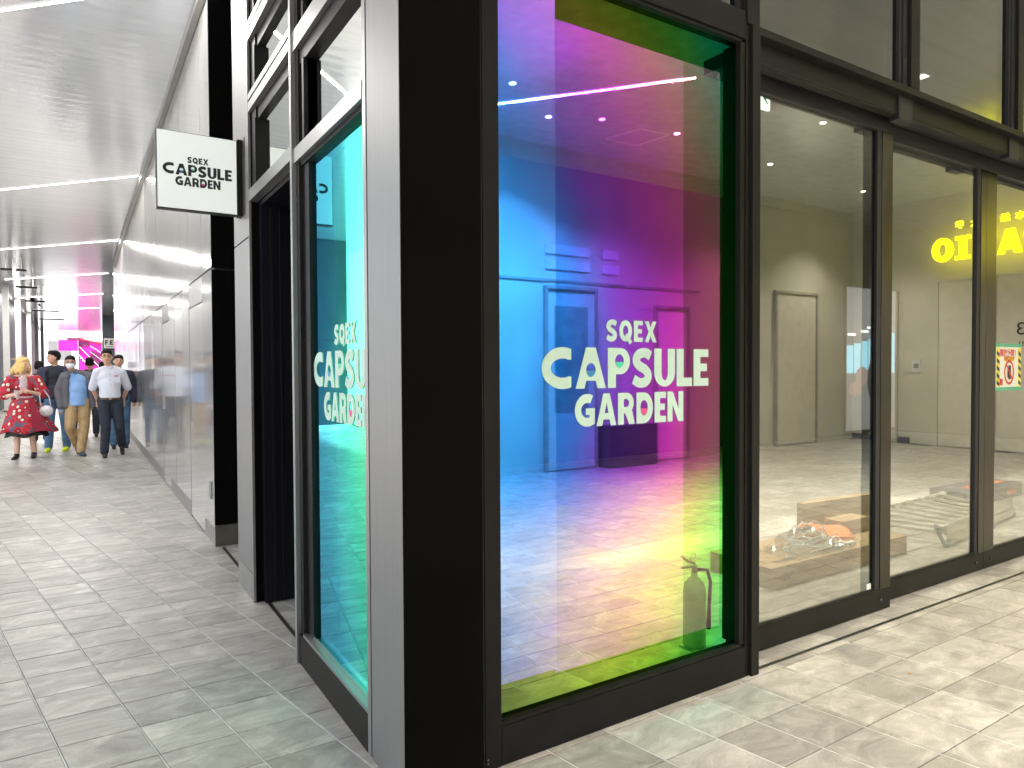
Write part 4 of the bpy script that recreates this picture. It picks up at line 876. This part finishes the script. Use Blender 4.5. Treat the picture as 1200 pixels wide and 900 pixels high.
def person(X, Y, k, J, clothes, label, group=None, skin='skin', face=(0, -1), glasses=False, mask=False, hair='hair', woman=False):
    """J: joints in metres before the scale k, x to the right of the picture, y away from the camera"""
    t = thing('person', (X, Y, 0), label, 'person', group)
    P = lambda n: (X+J[n][0]*k, Y+J[n][1]*k, J[n][2]*k)
    def q(p, dx=0, dy=0, dz=0): return (p[0]+dx*k, p[1]+dy*k, p[2]+dz*k)
    K = lambda v: v*k
    hx, hy, hz = P('head'); fx, fy = face; fl = math.hypot(fx, fy); fx /= fl; fy /= fl
    rot = Matrix.Rotation(math.atan2(fy, fx)+math.pi/2, 3, 'Z')
    H = lambda a, b, c: tuple(Vector((hx, hy, hz))+(rot @ Vector((a*k, b*k, c*k))))   # head space, -y is the face
    b = MB()
    b.ell((hx, hy, hz), K(.074), K(.092), K(.112), 16, 12, rot).ell(H(0, -.025, -.055), K(.055), K(.062), K(.065), 14, 10, rot)
    b.ell(H(0, -.098, -.012), K(.013), K(.020), K(.026), 8, 6, rot)
    for s in (-1, 1): b.ell(H(.078*s, .0, -.01), K(.012), K(.022), K(.032), 8, 6, rot)
    b.limb((P('neck'), K(.052)), (H(0, .02, -.07), K(.050)))
    b.limb((P('chest'), K(.12)), (P('pelvis'), K(.115)))
    for s in 'LR':
        b.limb((P('sh'+s), K(.058)), (P('el'+s), K(.042)), (P('wr'+s), K(.028)))
        b.limb((P('neck'), K(.05)), (P('sh'+s), K(.06)))
        dv = Vector(P('wr'+s))-Vector(P('el'+s)); hd = J.get('hand'+s, tuple(dv)); hand(b, P('wr'+s), hd, 1 if s == 'L' else -1)
        b.limb((P('hip'+s), K(.085)), (P('kn'+s), K(.056)), (P('an'+s), K(.040)))
    remesh(b, 'body', skin, t, .013)
    for s in (-1, 1):
        MB().ell(H(.030*s, -.085, .012), K(.011), K(.007), K(.007), 8, 6, rot).obj('eye', 'ink', t)
        MB().ell(H(.031*s, -.087, .034), K(.018), K(.005), K(.004), 8, 6, rot).obj('eyebrow', hair, t)
    if not mask: MB().ell(H(0, -.088, -.058), K(.022), K(.006), K(.007), 8, 6, rot).obj('mouth', 'lip', t)
    if glasses:
        g = MB()
        for s in (-1, 1):
            ring = [H(.032*s+.024*math.cos(a/12*6.2832), -.100, .010+.018*math.sin(a/12*6.2832)) for a in range(13)]; g.tube(ring, K(.003), 6)
            g.tube([H(.056*s, -.098, .014), H(.078*s, 0, .012)], K(.003), 6)
        g.tube([H(-.010, -.103, .014), H(.010, -.103, .014)], K(.003), 6); g.obj('glasses', 'ink', t)
    if mask:
        mb_ = MB().ell(H(0, -.066, -.040), K(.062), K(.048), K(.052), 14, 10, rot); mb_.tube([H(-.058, -.06, -.02), H(-.08, .0, .0)], K(.003), 6).tube([H(.058, -.06, -.02), H(.08, .0, .0)], K(.003), 6); mb_.obj('face_mask', 'mask', t, smooth=True)
    # hair
    h = MB(); h.ell(H(0, .034, .030), K(.083), K(.092), K(.102), 16, 12, rot)
    h.ell(H(.008, -.022, .080), K(.070), K(.062), K(.050), 14, 8, rot)
    for sd in (-1, 1): h.ell(H(.070*sd, .015, -.005), K(.016), K(.045), K(.045), 8, 6, rot)
    rnd = random.Random(int(X*100)+int(Y*10))
    for i in range(18):
        a = rnd.uniform(0, 6.28); e = rnd.uniform(.1, 1); h.ell(H(.058*math.cos(a)*e, .02+.066*math.sin(a)*e, .060+.045*(1-e)), K(.026), K(.026), K(.022), 8, 6)
    for i in range(7): h.ell(H(-.06+.02*i, -.072+.003*abs(i-3)**2, .078-.002*(i-2)**2*.6+.006*(i % 2)), K(.016), K(.014), K(.022), 8, 6)
    if woman:
        for i in range(16):
            a = -1.0+i/15*(math.pi+2.0); h.ell(H(.088*math.cos(a)*1.05, .015+.085*math.sin(a), -.03-.03*(i % 3)), K(.032), K(.032), K(.070), 8, 6)
        for i in range(6): h.ell((hx-K(.07+.018*i), hy+K(.03), hz+K(.03-.028*i)), K(.04), K(.04), K(.045), 8, 6)
        h.limb(((hx-K(.08), hy, hz+K(.09)), K(.014)), ((hx-K(.17), hy, hz+K(.10)), K(.008)))
    hm = remesh(h, 'hair', hair, t, .012, 2)
    clothes(t, P, q, K, H)
    for s in 'LR':
        an = Vector(P('an'+s)); toe = Vector((J.get('toe'+s, (0, -1, 0)))).normalized()
        sm = MB().ell(tuple(an+Vector((0, 0, -K(.03)))+toe*K(.01)), K(.045), K(.055), K(.045), 12, 8).limb((tuple(an+Vector((0, 0, -K(.045)))), K(.04)), (tuple(an+toe*K(.09)+Vector((0, 0, -K(.055)))), K(.040)), (tuple(an+toe*K(.15)+Vector((0, 0, -K(.062)))), K(.032)))
        remesh(sm, 'shoe', J['shoe'], t, .012, 2)
    return t
def base(hz=1.62, sh=.20, lean=0):
    return dict(head=(0, -.02, hz), neck=(0, .01, hz-.17), chest=(0, .01, hz-.34), pelvis=(0, .0, .95), shL=(-sh*.88, .01, hz-.235), shR=(sh*.88, .01, hz-.235), elL=(-sh-.05, .03, 1.13), elR=(sh+.05, .03, 1.13), wrL=(-sh-.04, -.03, .88), wrR=(sh+.04, -.03, .88), hipL=(-.09, 0, .93), hipR=(.09, 0, .93), knL=(-.10, -.03, .50), knR=(.10, .03, .50), anL=(-.10, -.05, .085), anR=(.10, .05, .085), shoe='shoe', handL=(0, 0, -1), handR=(0, 0, -1))
def trousers(t, P, K, m, w=.0):
    b = MB(); b.ell(P('pelvis'), K(.165+w), K(.125+w), K(.10), 14, 10)
    for s in 'LR': b.limb((P('hip'+s), K(.105+w)), (P('kn'+s), K(.078+w)), ((P('an'+s)[0], P('an'+s)[1], P('an'+s)[2]+K(.01)), K(.066+w)))
    b.limb((P('hipL'), K(.1)), (P('hipR'), K(.1))); remesh(b, 'trousers', m, t, .014, 3)
def top(t, P, K, m, name, w=.0, sleeve=1.0, low=.94, belly=.0):
    b = MB(); c = P('chest'); pz = P('pelvis'); X_, Y_ = c[0], c[1]; n = P('neck')
    b.ell((X_, Y_, c[2]+K(.03)), K(.178+w), K(.125+w), K(.16), 16, 12).ell((X_, Y_, c[2]-K(.10)), K(.165+w), K(.125+w+belly), K(.17), 16, 12)
    b.limb(((X_, Y_, c[2]-K(.05)), K(.13+w)), ((pz[0], pz[1], K(low+.12)), K(.135+w)))
    b.tube([(pz[0], pz[1], K(low+.22)), (pz[0], pz[1], K(low))], [K(.15+w), K(.158+w)], 18)
    for s in 'LR':
        a, e, r_ = Vector(P('sh'+s)), Vector(P('el'+s)), Vector(P('wr'+s)); b.limb((n, K(.062)), (tuple(a), K(.064+w)))
        if sleeve <= .5: b.limb((tuple(a), K(.066+w)), (tuple(a+(e-a)*sleeve*2), K(.066+w)))
        else: b.limb((tuple(a), K(.068+w)), (tuple(e), K(.062+w)), (tuple(e+(r_-e)*(sleeve-.5)*2), K(.052+w)))
    return remesh(b, name, m, t, .014, 3)
def collar(t, P, K, m):
    n = P('neck'); b = MB()
    for s in (-1, 1): b.add([(n[0], n[1]-K(.10), n[2]-K(.07)), (n[0]+s*K(.065), n[1]-K(.085), n[2]-K(.04)), (n[0]+s*K(.070), n[1]-K(.02), n[2]+K(.045)), (n[0]+s*K(.03), n[1]-K(.085), n[2]+K(.01)), (n[0], n[1]-K(.085), n[2]-K(.06)), (n[0]+s*K(.060), n[1]-K(.06), n[2]-K(.04)), (n[0]+s*K(.060), n[1]-K(.01), n[2]+K(.04)), (n[0]+s*K(.03), n[1]-K(.06), n[2]+K(.01))], [(0, 1, 2, 3), (4, 7, 6, 5), (0, 4, 5, 1), (1, 5, 6, 2), (2, 6, 7, 3), (3, 7, 4, 0)])
    b.obj('collar', m, t)
# man in white shirt
J = base(1.63, .20); J.update(knL=(-.07, -.06, .50), anL=(-.09, -.02, .085), hipL=(-.09, 0, .93), knR=(.13, -.02, .50), anR=(.17, .22, .16), toeR=(0, -1, -.45), head=(-.04, -.03, 1.64), elL=(-.24, .10, 1.14), wrL=(-.17, .22, .93), elR=(.26, .10, 1.14), wrR=(.20, .22, .93))
def cl(t, P, q, K, H):
    trousers(t, P, K, 'navy'); s = top(t, P, K, 'shirt', 'shirt', .0, .5, .96, .03); collar(t, P, K, 'shirt')
    p = P('pelvis'); MB().tube([(p[0], p[1], K(.945)), (p[0], p[1], K(.975))], K(.164), 20).obj('belt', 'belt', t); box('buckle', 'frame_silver', t, p[0]-K(.02), p[0]+K(.02), p[1]-K(.172), p[1]-K(.160), K(.945), K(.975))
    c = P('chest'); box('breast_pocket', 'shirt', t, c[0]+K(.04), c[0]+K(.14), c[1]-K(.150), c[1]-K(.118), c[2]-K(.07), c[2]+K(.04)); box('pen', 'red', t, c[0]+K(.06), c[0]+K(.12), c[1]-K(.158), c[1]-K(.151), c[2]+K(.03), c[2]+K(.045))
    for i in range(5): MB().ell((c[0], c[1]-K(.150), c[2]+K(.06-.08*i)), K(.007), K(.006), K(.007), 8, 5).obj('button', 'ink', t)
person(.47, 14.35, 1.10, J, cl, 'smiling man in glasses, white short sleeved shirt and dark trousers, rightmost of the walkers', 'people walking along the corridor', glasses=True)
# masked man
J = base(1.56, .195); J.update(head=(-.10, -.03, 1.56), neck=(-.04, .0, 1.40), elL=(-.27, .02, 1.10), wrL=(-.24, -.05, .84), elR=(.27, .10, 1.10), wrR=(.32, .12, .84), hipL=(-.08, 0, .90), hipR=(.09, 0, .90), knL=(-.12, -.10, .48), anL=(-.02, .20, .15), toeL=(.1, -1, -.35), knR=(.08, -.05, .48), anR=(.03, -.10, .085), toeR=(.35, -1, 0), shoe='shoe_blue', pelvis=(0, 0, .92))
def cl(t, P, q, K, H):
    trousers(t, P, K, 'khaki', .006); top(t, P, K, 'blue_shirt', 'shirt', .0, .3, .84, .04); collar(t, P, K, 'blue_shirt')
    c = P('chest'); b = MB()
    for s, n_ in ((-1, 'L'), (1, 'R')):
        a, e, w_ = P('sh'+n_), P('el'+n_), P('wr'+n_); b2 = MB(); b2.limb((a, K(.092)), (e, K(.075)), (w_, K(.062)))
        b2.limb((P('neck')[0:2]+(P('neck')[2],), K(.07)), (a, K(.09)))
        fl = .0 if s < 0 else .07
        for i in range(25): z = c[2]+K(.10-.0207*i); b2.ell((c[0]+s*K(.155+fl*i/24), c[1]+K(.01), z), K(.060), K(.145), K(.06), 10, 8)
        remesh(b2, 'jacket_side', 'jacket', t, .014, 3)
    b.ell((c[0], c[1]+K(.12), c[2]-K(.12)), K(.19), K(.05), K(.30)); b.obj('jacket_back', 'jacket', t, smooth=True)
    for s in 'LR': w_ = P('wr'+s); MB().tube([(w_[0], w_[1], w_[2]-K(.055)), (w_[0], w_[1], w_[2]-K(.085))], K(.042), 12).obj('cuff', 'blue_shirt', t)
person(-.02, 14.95, 1.09, J, cl, 'man in a face mask, open grey jacket, blue shirt and khaki trousers', 'people walking along the corridor', glasses=True, mask=True)
# man in black sweater
J = base(1.64, .21); J.update(head=(-.03, -.02, 1.65), shoe='neon', wrL=(-.22, -.02, .90), hipR=(.10, 0, .93), knL=(-.10, -.02, .50), anL=(-.12, .0, .085), anR=(.15, .02, .085), knR=(.13, -.02, .50), toeL=(-.2, -1, 0), toeR=(-.35, -1, 0))
def cl(t, P, q, K, H):
    trousers(t, P, K, 'jeans'); top(t, P, K, 'black_tee', 'sweater', .0, .3, .92); c = P('chest')
    for s, n_ in ((-1, 'L'), (1, 'R')):
        a, e, w_ = P('sh'+n_), P('el'+n_), P('wr'+n_); b2 = MB(); b2.limb((P('neck'), K(.065)), (a, K(.088)), (e, K(.072)), (w_, K(.056)))
        for i in range(22): b2.ell((c[0]+s*K(.15), c[1]+K(.01), c[2]+K(.10-.0207*i)), K(.055), K(.142), K(.06), 10, 8)
        remesh(b2, 'cardigan_side', 'cardigan', t, .014, 3)
person(-.38, 15.95, 1.10, J, cl, 'man in black sweater, jeans and neon yellow sneakers looking to his side', 'people walking along the corridor', face=(-.9, -.5))
# woman
J = base(1.54, .17); J.update(head=(.0, -.02, 1.54), neck=(-.01, .0, 1.37), shL=(-.18, 0, 1.30), shR=(.17, 0, 1.30), elL=(-.28, -.02, 1.02), wrL=(-.11, -.17, 1.06), elR=(.27, -.02, 1.04), wrR=(.08, -.17, 1.10), handL=(.6, -.3, .3), handR=(-.6, -.3, .1), pelvis=(0, 0, .90), knL=(-.10, -.02, .48), anL=(-.11, -.04, .085), knR=(.09, .02, .48), anR=(.12, .04, .085), toeL=(-.3, -1, -.1), toeR=(-.1, -1, 0), hipL=(-.08, 0, .88), hipR=(.08, 0, .88))
def cl(t, P, q, K, H):
    c = P('chest'); p = P('pelvis'); b = MB()
    b.ell((c[0], c[1], c[2]+K(.03)), K(.165), K(.125), K(.15), 14, 10).limb(((c[0], c[1], c[2]-K(.03)), K(.13)), ((p[0], p[1], K(.98)), K(.125)))
    for s in 'LR':
        a, e = Vector(P('sh'+s)), Vector(P('el'+s)); b.limb((P('neck')[:2]+(P('neck')[2]-K(.04),), K(.05)), (tuple(a), K(.08)), (tuple(a+(e-a)*.85), K(.095)))
    remesh(b, 'bodice', 'floral', t, .013, 3)
    MB().ell((c[0]+K(.0), c[1]-K(.085), c[2]+K(.02)), K(.062), K(.06), K(.17), 12, 8).obj('lace_front', 'lace', t, smooth=True)
    def skirt(z0, z1, r0, r1, name, m, n=56, rows=8, sway=.10, fold=.05):
        vs_ = []
        for i in range(rows+1):
            f_ = i/rows; z = z0+(z1-z0)*f_; rr = r0+(r1-r0)*f_**.75
            for j in range(n):
                a = 6.28318*j/n; w_ = 1+fold*f_*math.sin(9*a+1.3*f_)+.03*f_*math.sin(4*a)
                ex = sway*f_*f_*max(0, math.cos(a)) if math.cos(a) > 0 else 0
                vs_.append((p[0]+K((rr*w_+ex)*math.cos(a)), p[1]+K(rr*w_*.85*math.sin(a)), K(z+.02*f_*math.sin(5*a))))
        o = MB().add(vs_, [(i*n+j, i*n+(j+1) % n, (i+1)*n+(j+1) % n, (i+1)*n+j) for i in range(rows) for j in range(n)]).obj(name, m, t, smooth=True)
        s_ = o.modifiers.new('s', 'SOLIDIFY'); s_.thickness = .006; return o
    skirt(1.02, .44, .135, .33, 'skirt', 'floral', sway=.13); skirt(.70, .37, .20, .27, 'petticoat', 'ink', sway=.06)
    MB().prism([(p[0]+K(.06), K(1.0)), (p[0]+K(.12), K(1.0)), (p[0]+K(.30), K(.47)), (p[0]+K(.14), K(.45))], 'y', p[1]-K(.285), p[1]-K(.26)).obj('sash', 'wine', t)
    MB().ell((p[0], p[1], K(1.01)), K(.145), K(.14), K(.035), 18, 8).obj('waist_bow', 'lace', t, smooth=True)
person(-.83, 15.0, 1.08, J, cl, 'blond woman in a red floral dress walking with a cup, leftmost of the group', 'people walking along the corridor', skin='skin2', face=(.7, -.7), hair='blond', woman=True)
t = thing('drink_cup', (-.93, 14.8, 1.2), 'small dark cup held by the woman in the red dress', 'cup')
MB().tube([(-.925, 14.79, 1.10), (-.925, 14.79, 1.22)], [.028, .036], 14).obj('cup_body', 'lace', t); MB().tube([(-.925, 14.79, 1.221), (-.925, 14.79, 1.24)], [.038, .034], 14).obj('lid', 'ink', t)
t = thing('handbag', (-.52, 14.9, .85), 'round white handbag hanging beside the red floral dress', 'handbag')
MB().ell((-.50, 14.86, .84), .105, .05, .10, 16, 10).obj('bag_body', 'bag_white', t, smooth=True); MB().tube([(-.58, 14.88, .90), (-.60, 14.88, 1.12), (-.54, 14.88, 1.22), (-.46, 14.88, 1.10), (-.43, 14.88, .90)], .010, 8).obj('strap', 'bag_white', t, smooth=True)
MB().ell((-.52, 14.82, .85), .055, .02, .05, 12, 8).obj('flap', 'white', t, smooth=True)
# people farther behind
def back_person(X, Y, k, top_m, tr_m, label, face=(0, -1), sh=.2):
    J = base(1.58, sh)
    def cl(t, P, q, K, H): trousers(t, P, K, tr_m); top(t, P, K, top_m, 'jacket', .01, 1.0, .88)
    person(X, Y, k, J, cl, label, 'people walking along the corridor', face=face)
back_person(.68, 15.9, 1.10, 'cardigan', 'jeans', 'person in dark jacket mostly hidden behind the man in the white shirt')
back_person(.22, 19.0, 1.10, 'black_tee', 'navy', 'dark haired person in black hidden behind the masked man', face=(0, 1))
back_person(-.22, 21.0, 1.08, 'cardigan', 'navy', 'person far back between the two men on the left', face=(.5, -1))
J = base(1.55, .2); J.update(elL=(-.34, -.02, 1.42), wrL=(-.30, -.05, 1.66), handL=(.3, 0, 1))
def cl(t, P, q, K, H): trousers(t, P, K, 'navy'); top(t, P, K, 'cardigan', 'jacket', .01, 1.0, .88)
person(-.72, 18.0, 1.06, J, cl, 'person in dark jacket raising an arm behind the blond woman', 'people walking along the corridor', face=(0, 1))
back_person(.60, 24, 1.08, 'black_tee', 'navy', 'person far behind between the masked man and the white shirt', face=(0, 1))
